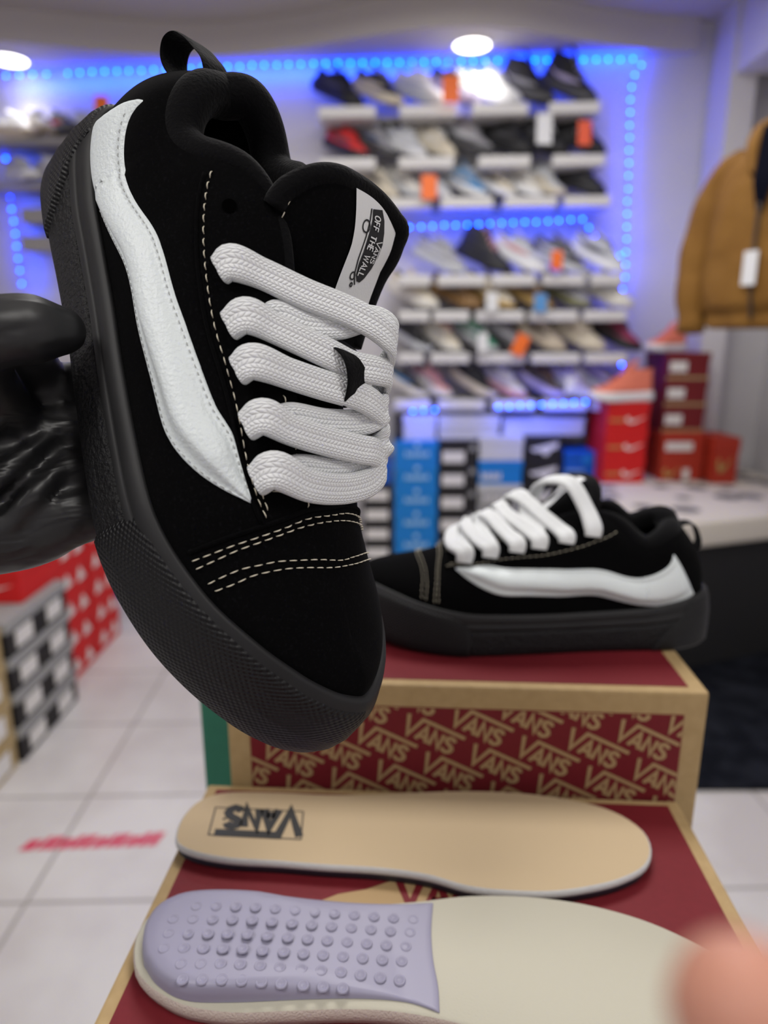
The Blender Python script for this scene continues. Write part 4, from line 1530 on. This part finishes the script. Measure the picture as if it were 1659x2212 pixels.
# red stack left, on the bench
TB = .6485
RD = [('swoosh', .45, .92, .22, .66, M_LBL), ('text', .08, .42, .30, .42, M_GOLD)]
for k in range(3):
    shoebox((1.165, 3.27, TB + .13 * (2 - k)), 0, .205, .31, .129, M_RED, M_RED, 'bright red shoebox with white tick, %s of the stack on the bench' % ('topmost', 'middle', 'bottom')[k], 'bright red boxes on the bench', RD)
DR = [('rect', .06, .46, .28, .66, M_LBL), ('rect', .0, 1.0, .0, .10, M_TAN)]
for k in range(2):
    shoebox((1.47, 3.33, TB + .12 * (1 - k)), 0, .215, .30, .119, M_ORED, M_ORED, 'orange-red shoebox under the dark red stack, %s of two' % ('upper', 'lower')[k], 'orange-red boxes on the bench',
            [('rect', .1, .72, .25, .6, M_LBL)] if k == 0 else [('swoosh', .1, .5, .1, .8, M_GOLD), ('rect', .55, .7, .02, .5, M_LBL)])
shoebox((1.65, 3.25, TB), 0, .12, .24, .225, M_ORED, M_ORED, 'orange-red shoebox standing on end beside the pier', None, [('swoosh', .15, .75, .2, .8, M_GOLD)])
for k in range(3):
    shoebox((1.47, 3.36, TB + .24 + .127 * (2 - k)), 0, .205, .30, .126, M_DRED, M_DRED, 'dark red shoebox with tan edge and white label, %s of three' % ('topmost', 'middle', 'bottom')[k], 'dark red boxes on the bench', DR)
place_sneaker((1.30, 3.34, TB + .393), R(180 + 8), R(0), 'high', ('salmon', 'white', 'salmon', 'salmon'), 'salmon pink running shoe standing on the bright red boxes', scale=1.15)
place_sneaker((1.50, 3.50, TB + .625), R(180 + 20), R(0), 'high', ('salmon', 'white', 'salmon', 'salmon'), 'salmon pink running shoe on top of the dark red boxes', scale=.85)

# ---- stacks along the left side, their ends turned to the aisle
TR = [('tri', .18, .42, .28, .78, M_LBL), ('tri', .62, .88, .22, .70, M_LBL)]
for c in range(2):
    for k in range(6):
        y0 = 2.44 + .27 * c
        shoebox((-1.235, y0 + .13, .118 * (5 - k)), R(90), .262, .40, .1175, M_RED, M_RED, 'red shoebox with white prints, %s of the %s aisle stack' % (NTH[k] if k < 5 else 'bottom', ('nearer', 'farther')[c]), 'red boxes along the aisle', TR)
for k in range(2):
    o = empty('shoebox', (-1.38, 2.12, .118 * 4 + .008 + .125 * (1 - k)), (0, 0, 0))
    tag(o, 'red shoebox with white tick facing the camera, %s of the pair on the dark stack' % ('upper', 'lower')[k], 'box', 'red boxes facing the camera')
    MB().box(-.18, .18, 0, .26, .0005, .09, b=.002).build('body', M_RED, o)
    MB().box(-.183, .183, -.003, .263, .088, .1245, b=.002).build('lid', M_RED, o)
    v = [(-.03 + .19 * p[0], -.0040, .02 + .075 * p[1]) for p in SWOOSH]
    MB().add(v, [tuple(range(len(v)))]).build('logo', M_LBL, o)
for c in range(2):
    for k in range(4):
        shoebox((-1.165, 1.95 + .205 * c + .10, .12 * (3 - k)), R(90), .202, .34, .1195, M_BLK, M_GRY, 'dark grey shoebox with white label, %s of the %s dark stack' % (NTH[k] if k < 3 else 'bottom', ('nearer', 'farther')[c]), 'dark boxes along the aisle',
                [('rect', .25, .75, .15, .62, M_LBL)])
for k in range(4):
    shoebox((-1.175, 1.83, .12 * (3 - k)), R(90), .215, .34, .1195, M_TAN, M_TAN, 'kraft brown shoebox, %s of the stack at the left edge' % (NTH[k] if k < 3 else 'bottom'), 'kraft boxes at the left edge', [('rect', .25, .78, .15, .68, M_LBL)])

# ---- black rug and the red floor lettering strip
M_RUG = mat('black_shag_rug', (.008, .009, .013), rough=1, spec=.05, noise=(12, (.020, .022, .030), .4, .7), bump=(60, 1.0, .02))
o = prism([(.45, 1.80), (1.98, 1.80), (1.98, 3.0), (.45, 3.0)], .001, .016, (0, 0), bev=.006).build('shag_rug', M_RUG)
tag(o, 'black shaggy rug on the tiles in front of the bench', 'rug')
M_DEC = mat('red_floor_print', (.62, .04, .10), rough=.4)
mb = MB()
A_, B_ = Pz(38, 1838, .001), Pz(386, 1824, .001)
ux = (B_ - A_) / np.linalg.norm(B_ - A_)
uy = np.array([-ux[1], ux[0], 0])
x = 0
L_ = np.linalg.norm(B_ - A_)
for k, wd in enumerate([.045, .022, .030, .034, .026, .030, .036, .022, .030, .034, .028, .030]):
    if x + wd > L_:
        break
    h_ = .050 if k % 3 else .040
    sk = .018
    mb.add([A_ + ux * x, A_ + ux * (x + wd * .8), A_ + ux * (x + wd * .8 + sk) + uy * h_, A_ + ux * (x + sk) + uy * h_], [(0, 1, 2, 3)])
    x += wd
o = mb.build('floor_sticker', M_DEC)
tag(o, 'strip of slanted red marks stuck on the floor tiles, left', 'sticker')

# ---- framed panel on the right wall
r = empty('framed_panel', (2.015, 2.9, .86))
tag(r, 'tall pale panel in a thin black frame on the right wall', 'mirror')
M_FR = mat('black_frame', (.02, .02, .022), rough=.4)
MB().box(-.012, 0, -.48, .48, .02, 1.5).build('panel', mat('pale_panel', (.62, .58, .60), rough=.25), r)
mb = MB()
for y0, y1, z0, z1 in ((-.5, -.47, 0, 1.52), (.47, .5, 0, 1.52), (-.5, .5, 0, .03), (-.5, .5, 1.49, 1.52)):
    mb.box(-.025, .0, y0, y1, z0, z1)
mb.build('frame', M_FR, r)

# ================================================================== JACKET on the rail
M_JKT = mat('ochre_jacket_cloth', (.25, .125, .028), rough=.75, spec=.15, noise=(7, (.20, .095, .02), .35, .7), bump=(9, .5, .03))
M_JLN = mat('navy_jacket_lining', (.004, .0045, .010), rough=.95, spec=.05)
M_ZIP = mat('dark_zip', (.05, .03, .015), rough=.5)
jr = empty('winter_jacket', (1.275, 2.32, 1.365), (0, 0, R(-60)))
tag(jr, 'ochre brown winter jacket hanging on the rail at the right edge', 'jacket')
mb = MB()
prof = [(.00, .225, .115), (.02, .245, .13), (.05, .235, .12), (.075, .26, .15), (.20, .265, .155), (.34, .265, .15), (.46, .25, .14), (.54, .235, .12), (.585, .20, .095), (.615, .14, .075), (.635, .085, .065)]
rows = []
for z, a_, b_ in prof:
    r_ = []
    for t in np.linspace(0, 2 * PI, 48, endpoint=False):
        c_, s_ = math.cos(t), math.sin(t)
        wv = 1 + .02 * math.sin(7 * t + z * 30) + .015 * math.sin(13 * t - z * 22)
        r_.append((a_ * math.copysign(abs(c_)**.8, c_) * wv, b_ * math.copysign(abs(s_)**.8, s_) * wv, z))
    rows.append(r_)
# resample along the height
rows = np.array(rows)
zz = np.array([p[0] for p in prof])
fine = np.linspace(0, .635, 40)
G = hcub(zz, rows.reshape(len(prof), -1), fine).reshape(40, 48, 3)
mb.grid(G, closed_v=True)
mb.build('body', M_JKT, jr, smooth=True)
for sg in (-1, 1):
    mb = MB()
    pts = catmull(np.array([(sg * .17, 0, .575), (sg * .235, 0, .53), (sg * .285, -.005, .42), (sg * .305, -.02, .28), (sg * .30, -.045, .12), (sg * .285, -.065, -.01)]), 26)
    rad = hcub([0, .2, .5, .85, .9, 1], [.055, .075, .078, .062, .052, .050], np.linspace(0, 1, 26)) * (1 + .03 * np.sin(np.linspace(0, 26, 26)))
    mb.tube(pts, rad, n=18)
    mb.build('sleeve', M_JKT, jr, smooth=True)
# open neck showing the lining, collar, hood roll
mb = MB()
v = []
for k in range(13):
    t = k / 12
    z = .66 - .30 * t
    hw = .070 * (1 - t)**.8 + .004
    y = -(.078 + .082 * min(1, t * 1.6)) - .004
    v.append([(-hw, y, z), (0, y + .012 * (1 - t), z), (hw, y, z)])
mb.grid(np.array(v))
mb.build('lining', M_JLN, jr, smooth=True)
mb = MB()
col = catmull(np.array([(-.055, -.135, .50), (-.095, -.09, .60), (-.11, -.01, .665), (-.07, .075, .69), (0, .095, .70), (.07, .075, .69), (.11, -.01, .665), (.095, -.09, .60), (.055, -.135, .50)]), 40)
mb.tube(col, hcub([0, .15, .5, .85, 1], [.012, .026, .036, .026, .012], np.linspace(0, 1, 40)), n=12)
mb.build('collar', M_JKT, jr, smooth=True)
mb = MB()
mb.tube(catmull(np.array([(0, -.165, .40), (0, -.166, .30), (.004, -.165, .15), (.004, -.140, .03)]), 20), .007, n=6)
mb.build('zip', M_ZIP, jr, smooth=True)
MB().box(-.025, .025, -.178, -.176, .14, .25).build('swing_tag', TAGC['w'], jr)
jr.scale = (.92, .92, .92)
hg = empty('coat_hanger', (1.275, 2.32, 1.955), (0, 0, R(-60)))
tag(hg, 'black wire hanger hook above the ochre jacket collar', 'hanger')
mb = MB().tube(catmull(np.array([(0, 0, .0), (0, 0, .07), (.018, 0, .10), (.0, 0, .125), (-.02, 0, .105)]), 20), .003, n=6)
mb.tube(catmull(np.array([(-.17, 0, -.055), (-.06, 0, -.005), (0, 0, .004), (.06, 0, -.005), (.17, 0, -.055)]), 16), .006, n=6)
mb.build('hook', M_FR, hg, smooth=True)
rl = MB().tube([(1.275, 1.5, 2.085), (1.275, 2.45, 2.085)], .0125, n=12)
rl.tube([(1.275, 2.42, 2.085), (1.275, 2.42, 2.80)], .008, n=8)
rl.tube([(1.275, 1.55, 2.085), (1.275, 1.55, 2.80)], .008, n=8)
o = rl.build('clothes_rail', mat('brushed_steel', (.5, .5, .5), rough=.3, metal=1), smooth=True)
tag(o, 'thin steel clothes rail carrying the ochre jacket', 'rail')
# ================================================================== THE TWO RED SHOE BOXES IN FRONT
M_VRED = mat('matte_dark_red_card', (.150, .012, .018), rough=.55, spec=.2, noise=(300, (.135, .011, .016), .3, .7))
M_KR = mat('kraft_card_edge', (.39, .275, .135), rough=.6, spec=.25, noise=(120, (.34, .235, .11), .3, .7))
M_KR2 = mat('kraft_print', (.35, .235, .115), rough=.6, spec=.25)
M_PLI = mat('white_plinth', (.7, .7, .7), rough=.5)
o = MB().box(-.16, .19, .16, .72, 0, .88, b=.003).build('display_plinth', M_PLI)
tag(o, 'white display plinth under the two dark red shoeboxes', 'plinth')

RB = R(-3.2)
B1 = empty('shoebox', (.056, .4415, .8802), (0, 0, RB))
tag(B1, 'tall dark red shoebox with kraft edges and repeated wordmark, carrying the standing shoe', 'box')
W1, H1, D1 = .345, .2098, .225
MB().box(-W1 / 2 + .003, W1 / 2 - .003, .003, D1 - .003, 0, H1 - .004, b=.0015).build('body', M_KR, B1)
ld = MB().box(-W1 / 2, W1 / 2, 0, D1, H1 - .120, H1, b=.0025).build('lid', M_KR, B1)
MB().box(-W1 / 2 + .012, W1 / 2 - .012, .008, D1 - .010, H1 - .001, H1 + .0004).build('top_panel', M_VRED, ld)


def clip_poly(poly, x0, x1, y0, y1):
    for ax, lim, sg in ((0, x0, 1), (0, x1, -1), (1, y0, 1), (1, y1, -1)):
        out = []
        for i in range(len(poly)):
            a, b = poly[i], poly[(i + 1) % len(poly)]
            da, db = (a[ax] - lim) * sg, (b[ax] - lim) * sg
            if da >= 0:
                out.append(a)
            if (da > 0) != (db > 0) and abs(da - db) > 1e-12:
                t = da / (da - db)
                out.append((a[0] + (b[0] - a[0]) * t, a[1] + (b[1] - a[1]) * t))
        poly = out
        if len(poly) < 3:
            return []
    return poly


px0, px1, pz0, pz1 = -W1 / 2 + .017, W1 / 2 - .016, H1 - .112, H1 - .0175
MB().box(px0, px1, -.0006, .002, pz0, pz1).build('front_panel', M_VRED, ld)
vv, ff = vans2d(.17)
mb = MB()
an = R(-25.4)
ca, sa = math.cos(an), math.sin(an)
U = .0163
stepx, stepy = (2.62 + .62) * U, 1.62 * U
ti = 0
for j in range(-10, 12):
    for i in range(-8, 9):
        tx, tz = i * .0485 + j * .0346 + .004, -i * .0230 + j * .0078 - .06 + H1
        for f in ff:
            poly = []
            for k in f:
                x, y = vv[k][0] * U * 1.05, vv[k][1] * U
                poly.append((x * ca - y * sa + tx, x * sa + y * ca + tz))
            c = clip_poly(poly, px0 + .0004, px1 - .0004, pz0 + .0004, pz1 - .0004)
            if len(c) >= 3:
                a_ = sum(c[k][0] * c[(k + 1) % len(c)][1] - c[(k + 1) % len(c)][0] * c[k][1] for k in range(len(c)))
                if a_ < 0:
                    c = c[::-1]
                ti += 1
                y_ = -.0009 - .00002 * (ti % 5)
                mb.add([(p[0], y_, p[1]) for p in c], [tuple(range(len(c)))])
mb.build('wordmark_print', M_KR2, ld)

# lower box: we look down onto its lid
B2 = empty('shoebox', (.0405, .4388, .8802), (0, 0, RB))
tag(B2, 'dark red shoebox in front whose lid carries the two insoles', 'box')
W2, D2, H2 = .346, .30, .1245
MB().box(-W2 / 2 + .004, W2 / 2 - .004, -D2 + .004, -.004, 0, H2 - .006, b=.0015).build('body', M_KR, B2)
l2 = MB().box(-W2 / 2, W2 / 2, -D2, 0, H2 - .040, H2, b=.002).build('lid', M_KR, B2)
MB().box(-W2 / 2 + .008, W2 / 2 - .009, -D2 + .008, -.006, H2 - .001, H2 + .0004).build('top_panel', M_VRED, l2)
ZL = .8802 + H2 + .0004


def toB2(q):
    dx, dy = q[0] - .0405, q[1] - .4388
    return np.array([dx * math.cos(-RB) - dy * math.sin(-RB), dx * math.sin(-RB) + dy * math.cos(-RB)])


mb = MB()
pts = [toB2(Pz(x, y, ZL)) for x, y in ((684, 1950), (730, 1932), (790, 1922), (850, 1902), (900, 1882), (1180, 1880), (1200, 1960), (1000, 1972))]
mb.add([(p[0], p[1], H2 + .0006) for p in pts], [tuple(range(len(pts)))[::-1]])
mb.build('lid_emblem', M_KR2, l2)
mb = MB()
v, f = vans2d(.19)
o_ = toB2(Pz(852, 1948, ZL))
U = .026
mb.add([(o_[0] + q[0] * U * 1.05, o_[1] + q[1] * U - .004, H2 + .0009) for q in v], f)
mb.build('lid_lettering', M_VRED, l2)

# green boxes behind
o = MB().box(-.168, -.055, .56, .69, .8802, 1.085, b=.002).build('green_box', M_GREEN)
tag(o, 'green box standing upright behind the patterned red box', 'box')

# ================================================================== INSOLES
M_TANF = mat('tan_sockliner_fabric', (.46, .355, .225), rough=.75, spec=.25, bump=(1500, .2, .0003))
M_FOAM = mat('white_foam', (.52, .52, .52), rough=.7, bump=(500, .5, .0008))
M_NAVYF = mat('dark_base_foam', (.03, .035, .06), rough=.7)
M_CRM = mat('cream_foam', (.44, .42, .345), rough=.75, spec=.2, bump=(700, .25, .0005))
M_CRM2 = mat('cut_foam_edge', (.50, .43, .38), rough=.85, bump=(900, .8, .001))
M_GEL = mat('violet_gel', (.26, .25, .335), rough=.40, spec=.35, trans=.0)
M_GEL.node_tree.nodes['Principled BSDF'].inputs['IOR'].default_value = 1.42
M_INK = mat('black_ink', (.010, .010, .011), rough=.6)


def sole_plate(root, px, z, parts, n=120, curl=None):
    """outline traced at height z; parts: (name, material, [(inset, dz)...])"""
    ol = catmull(np.array([Pz(x, y, z)[:2] for x, y in px]), n, closed=True)
    t = np.roll(ol, -1, 0) - np.roll(ol, 1, 0)
    t /= np.linalg.norm(t, axis=1)[:, None]
    nn = np.stack([t[:, 1], -t[:, 0]], 1)
    c = ol.mean(0)
    if ((ol + nn * .001 - c)**2).sum() < ((ol - c)**2).sum():
        nn = -nn
    o0 = np.array(root.location)
    for name, m, prof, cap in parts:
        mb = MB()
        rows = []
        for i in range(n):
            rows.append([(ol[i][0] - nn[i][0] * a - o0[0], ol[i][1] - nn[i][1] * a - o0[1], z + dz - o0[2]) for a, dz in prof])
        mb.grid(np.array(rows), closed_u=True)
        k = len(prof)
        if 'top' in cap:
            mb.f.append(tuple(i * k + k - 1 for i in range(n)))
            mb.mi.append(0)
        if 'bot' in cap:
            mb.f.append(tuple(i * k for i in reversed(range(n))))
            mb.mi.append(0)
        ob = mb.build(name, m, root, smooth=True)
        bm = bmesh.new()
        bm.from_mesh(ob.data)
        bmesh.ops.recalc_face_normals(bm, faces=bm.faces)
        bm.to_mesh(ob.data)
        bm.free()
    return ol, nn


ZT = ZL + .0112
I1 = empty('insole', (.03, .39, ZL))
tag(I1, 'tan insole lying fabric side up with a black boxed logo at the heel', 'insole')
px = [(378, 1808), (392, 1765), (430, 1727), (490, 1709), (600, 1709), (720, 1714), (850, 1711), (1000, 1706), (1130, 1711), (1250, 1728), (1330, 1752), (1388, 1790), (1408, 1832), (1395, 1870), (1350, 1896), (1290, 1913), (1200, 1926), (1100, 1925), (1010, 1915), (920, 1890), (820, 1876), (700, 1869), (600, 1861), (500, 1855), (430, 1843), (390, 1828)]
sole_plate(I1, px, ZT, [('base', M_NAVYF, [(.006, -.0108), (.002, -.0104), (.001, -.0055)], ('bot',)), ('foam_edge', M_FOAM, [(.001, -.0055), (-.0002, -.0040), (0, -.0015), (.0012, -.0004)], ()), ('top_cover', M_TANF, [(.0012, -.0004), (.0030, 0)], ('top',))])
top = [o for o in I1.children if o.name.startswith('top_cover')][0]
# printed frame and wordmark, upside down from here
A_, B_, D_ = Pz(655, 1753, ZT + .0002), Pz(466, 1744, ZT + .0002), Pz(650, 1813, ZT + .0002)
ex, ey = (B_ - A_), (D_ - A_)
mb = MB()
lx, ly = np.linalg.norm(ex), np.linalg.norm(ey)
exu, eyu = ex / lx, ey / ly
v, f = stroke([(0, 0), (lx, 0), (lx, ly), (0, ly), (0, 0)], .0010)
o0 = np.array(I1.location)
mb.add([A_ + exu * q[0] + eyu * q[1] - o0 for q in v], f)
v, f = vans2d(.26)
U = ly * .93
mb.add([A_ + exu * (q[0] * U * .86 + .0012) + eyu * ((q[1]) * U - ly * .02) - o0 + np.array([0, 0, .0001]) for q in v], f)
mb.add([A_ + exu * (lx * .87 + .0012 * math.cos(t)) + eyu * (ly * .42 + .0012 * math.sin(t)) - o0 for t in np.linspace(0, 2 * PI, 10, endpoint=False)], [tuple(range(10))])
mb.build('printed_logo', M_INK, top)

ZT2 = ZL + .0115
I2 = empty('insole', (.02, .33, ZL))
tag(I2, 'cream insole lying underside up with a violet gel heel pad', 'insole')
px = [(287, 2068), (292, 2020), (320, 1975), (370, 1950), (460, 1944), (600, 1950), (760, 1952), (900, 1943), (1010, 1931), (1130, 1932), (1250, 1946), (1370, 1976), (1470, 2016), (1570, 2072), (1680, 2150), (1740, 2240), (1730, 2330), (1640, 2390), (1500, 2400), (1350, 2360), (1200, 2300), (1080, 2240), (980, 2208), (860, 2186), (750, 2180), (620, 2184), (500, 2187), (400, 2172), (335, 2140), (298, 2105)]
sole_plate(I2, px, ZT2, [('cut_edge', M_CRM2, [(.004, -.0110), (.0016, -.0106), (.0, -.006), (.0, -.0025), (.0008, -.0010)], ('bot',)), ('foam', M_CRM, [(.0008, -.0010), (.002, 0)], ('top',))])
pxg = [(306, 2040), (315, 2000), (345, 1962), (400, 1940), (500, 1935), (650, 1943), (800, 1946), (936, 1940), (932, 2000), (936, 2060), (947, 2120), (950, 2176), (880, 2153), (780, 2145), (650, 2147), (500, 2153), (400, 2149), (340, 2118), (310, 2076)]
g = empty('tmp')
gl = np.array([Pz(x, y, ZT2 + .004)[:2] for x, y in pxg])
ol = []
for seg in (gl[[18, 0, 1, 2, 3, 4, 5, 6, 7]], gl[7:12], gl[11:19]):
    ol.append(catmull(seg, 50)[:-1])
ol = np.vstack(ol)
c = ol.mean(0)
mb = MB()
rows = []
o0 = np.array(I2.location)
for q in ol:
    d = c - q
    d /= np.linalg.norm(d)
    k = np.clip((q[0] - c[0]) / .09 + .5, 0, 1)         # the pad thins towards the arch
    h = .0100 * (1 - k) + .0012 * k
    rows.append([(q[0] + d[0] * a - o0[0], q[1] + d[1] * a - o0[1], ZT2 + .0004 + h * b - o0[2]) for a, b in ((0, 0), (.0003, .35), (.0012, .75), (.004, .95), (.010, 1.0))])
mb.grid(np.array(rows), closed_u=True)
mb.f.append(tuple(i * 5 + 4 for i in range(len(ol))))
mb.mi.append(0)
gp = mb.build('gel_pad', M_GEL, I2, smooth=True)
bpy.data.objects.remove(g)
# round dimples of the pad, raised rings
mb = MB()
for r_, y in enumerate((1969, 1997, 2028, 2060, 2094, 2128)):
    x0 = (425, 375, 365, 355, 392, 395)[r_]
    for k in range(13):
        x = x0 + 42.5 * k + r_ * 1.0 * (k > 5)
        y_ = y + (1 if r_ > 3 else 0) * max(0, k - 8) * 2.5
        if x > 900 or (r_ == 5 and k > 8):
            continue
        q = Pz(x, y_, ZT2 + .007)
        kk = np.clip((q[0] - c[0]) / .09 + .5, 0, 1)
        h = .0100 * (1 - kk) + .0012 * kk
        ring = [(.0031, -.0004), (.0028, .00035), (.0023, .0004), (.0018, -.0001), (0.0002, -.0003)]
        mb.grid(np.array([[(q[0] + a * math.cos(t) - o0[0], q[1] + a * math.sin(t) - o0[1], ZT2 + .0004 + h + b - o0[2]) for a, b in ring] for t in np.linspace(0, 2 * PI, 14, endpoint=False)]), closed_u=True)
tag(mb.build('gel_bumps', M_GEL, gp, smooth=True), 'round raised bumps of the violet gel')
POSE_HELD = Matrix([[0.350027, 0.571923, 0.74188, -0.148605], [-0.367994, 0.812263, -0.452559, 0.377676], [-0.86143, -0.114599, 0.494778, 1.411638], [0, 0, 0, 1]])
POSE_STAND = Matrix([[-0.997586, -0.069449, 0.0, 0.261994], [0.069449, -0.997586, 0.0, 0.530073], [0.0, 0.0, 1.0, 1.088194], [0, 0, 0, 1]])
POSE_STAND.translation.z = .8802 + H1 + .0012 - .0       # soles rest on the patterned box

held = empty('skate_shoe')
tag(held, 'black suede skate shoe with wide white laces, held toe-down by the gloved hand', 'shoe', 'pair of black skate shoes')
trim_shoe(held, -1, build_shoe(held, -1, 'up', None), ['A1', 'B1', 'A2', 'A3', 'B3', 'A4', 'B5', 'A5'], True)
held.matrix_world = POSE_HELD
stand = empty('skate_shoe')
tag(stand, 'black suede skate shoe standing on the patterned red box, toe to the left', 'shoe', 'pair of black skate shoes')
trim_shoe(stand, 1, build_shoe(stand, 1, 'down', None), ['A0', 'A1', 'B1', 'A2', 'A3', 'B3', 'A4', 'B5', 'A5'], False)
stand.matrix_world = POSE_STAND


# ================================================================== HANDS
def limb(mb, pts, rad, n=14, steps=6):
    pts = np.array(pts, float)
    Pn = catmull(pts, len(pts) * steps)
    d = np.r_[0, np.cumsum(np.linalg.norm(np.diff(pts, axis=0), axis=1))]
    r = hcub(d / d[-1], np.array(rad, float), np.linspace(0, 1, len(Pn)))
    mb.tube(Pn, r, n=n)
    # rounded ends
    for e, dr in ((0, Pn[0] - Pn[1]), (-1, Pn[-1] - Pn[-2])):
        bm = bmesh.new()
        bmesh.ops.create_icosphere(bm, subdivisions=2, radius=float(r[e]) * .995)
        bm.verts.index_update()
        mb.add([np.array(v.co) + Pn[e] for v in bm.verts], [[v.index for v in f.verts] for f in bm.faces])
        bm.free()


def fuse(o, voxel, smooth=6):
    m = o.modifiers.new('fuse', 'REMESH')
    m.mode = 'VOXEL'
    m.voxel_size = voxel
    m.use_smooth_shade = True
    s = o.modifiers.new('soften', 'SMOOTH')
    s.factor = .5
    s.iterations = smooth


M_GLOVE = mat('black_nitrile_glove', (.010, .010, .011), rough=.42, spec=.5)
_g = NG(M_GLOVE)
_tc = _g.n('ShaderNodeTexCoord')
_mp = _g.n('ShaderNodeMapping')
_mp.inputs['Rotation'].default_value = (.3, .4, .9)
_mp.inputs['Scale'].default_value = (1, .28, .6)
_g.nt.links.new(_tc.outputs['Object'], _mp.inputs[0])
_n = _g.n('ShaderNodeTexNoise')
_n.inputs['Scale'].default_value = 75
_n.inputs['Detail'].default_value = 2
_n.inputs['Distortion'].default_value = .8
_g.nt.links.new(_mp.outputs[0], _n.inputs['Vector'])
_g.bump(_n.outputs['Fac'], .8, .004)

gh = empty('gloved_hand')
tag(gh, 'hand in a black rubber glove gripping the held shoe from the left', 'hand')
mb = MB()
Wr = (.150, .165, -.080)
for i, x in enumerate((.114, .135, .155, .173)):
    k = (0, 1, 1, 0)[i]
    limb(mb, [Wr, (x * .7 + .040, .120, -.062), (x, .066, -.040), (x, .050, -.026), (x, .018, -.0125), (x + .001, -.020, -.0108), (x + .001, -.046, -.0095), (x + .002, -.0615, .004), (x + .002, -.0600, .016 + .004 * k)],
         [.028, .021, .0165, .0135, .0108, .0100, .0096, .0090, .0078])
limb(mb, [Wr, (.140, .135, -.055), (.122, .116, -.026), (.116, .100, .000), (.112, .083, .014), (.111, .071, .0190), (.1115, .0595, .0220)],
     [.028, .023, .0185, .0155, .0138, .0138, .0100])
limb(mb, [Wr, (.168, .22, -.115), (.176, .30, -.15)], [.029, .033, .038])
limb(mb, [(.140, .105, -.055), (.145, .075, -.045), (.147, .050, -.038)], [.028, .025, .018])
limb(mb, [(.118, .108, -.035), (.116, .085, -.030), (.116, .058, -.026)], [.018, .016, .012])
limb(mb, [(.116, .088, .004), (.122, .074, -.012), (.130, .062, -.024)], [.012, .012, .011])
limb(mb, [(.116, .085, -.020), (.109, .068, -.016), (.107, .052, -.0125)], [.012, .0115, .010])
# stretched folds of the loose glove across the palm
for a_, b_, r_ in (((.172, .098, -.034), (.138, .052, -.014), .0050), ((.180, .082, -.034), (.150, .048, -.013), .005), ((.160, .110, -.034), (.126, .062, -.012), .0048), ((.183, .070, -.034), (.164, .046, -.014), .0045)):
    a_, b_ = np.array(a_), np.array(b_)
    limb(mb, [a_, (a_ + b_) / 2 + [0, .002, .004], b_], [r_ * .5, r_, r_ * .5], n=8)
o = mb.build('glove', M_GLOVE, gh, smooth=True, xf=lambda q: (q[0], -q[1], q[2]))
fuse(o, .0021, 5)
gh.matrix_world = POSE_HELD

# the photographer's own fingers, just under the lens
M_SKIN = mat('skin', (.50, .235, .165), rough=.5, spec=.4, noise=(30, (.44, .19, .13), .35, .7), bump=(500, .2, .0004))
M_SKIN.node_tree.nodes['Principled BSDF'].inputs['Subsurface Weight'].default_value = .15
M_SKIN.node_tree.nodes['Principled BSDF'].inputs['Subsurface Radius'].default_value = (.006, .002, .001)
M_NAIL = mat('nail', (.60, .34, .27), rough=.25)
tip = P(1612, 2190, 1.0)
tip = np.array([0, 0, CAM_Z]) + (tip - [0, 0, CAM_Z]) / np.linalg.norm(tip - [0, 0, CAM_Z]) * .078
ph = empty('bare_hand', tip)
tag(ph, 'blurred bare fingertip right in front of the lens at the lower right corner', 'hand')
rt_ = np.array([1, 0, 0])
dn_ = np.array([0, -math.sin(PITCH), -math.cos(PITCH)])
fw_ = np.array([0, math.cos(PITCH), -math.sin(PITCH)])


def H(a, b, c):
    return rt_ * a + dn_ * b + fw_ * c


mb = MB()
limb(mb, [H(0, 0, 0), H(.010, .012, -.002), H(.024, .032, -.004), H(.040, .055, -.012), H(.060, .080, -.03)], [.0070, .0082, .0088, .0100, .012])
for k in range(3):
    dx = .020 * (k + 1)
    limb(mb, [H(.022 + dx * .6, .012 + dx, -.010), H(.034 + dx * .6, .026 + dx, -.006), H(.048 + dx * .5, .050 + dx * .7, -.012), H(.066 + dx * .3, .085 + dx * .3, -.03)], [.0070, .0084, .0095, .012])
limb(mb, [H(.060, .080, -.03), H(.085, .105, -.05), H(.11, .15, -.08)], [.018, .028, .026])
limb(mb, [H(.086, .095, -.045), H(.095, .125, -.06)], [.020, .026])
limb(mb, [H(.070, .105, -.055), H(.045, .100, -.075), H(.028, .088, -.085)], [.014, .011, .008])
o = mb.build('hand', M_SKIN, ph, smooth=True)
fuse(o, .0020, 6)
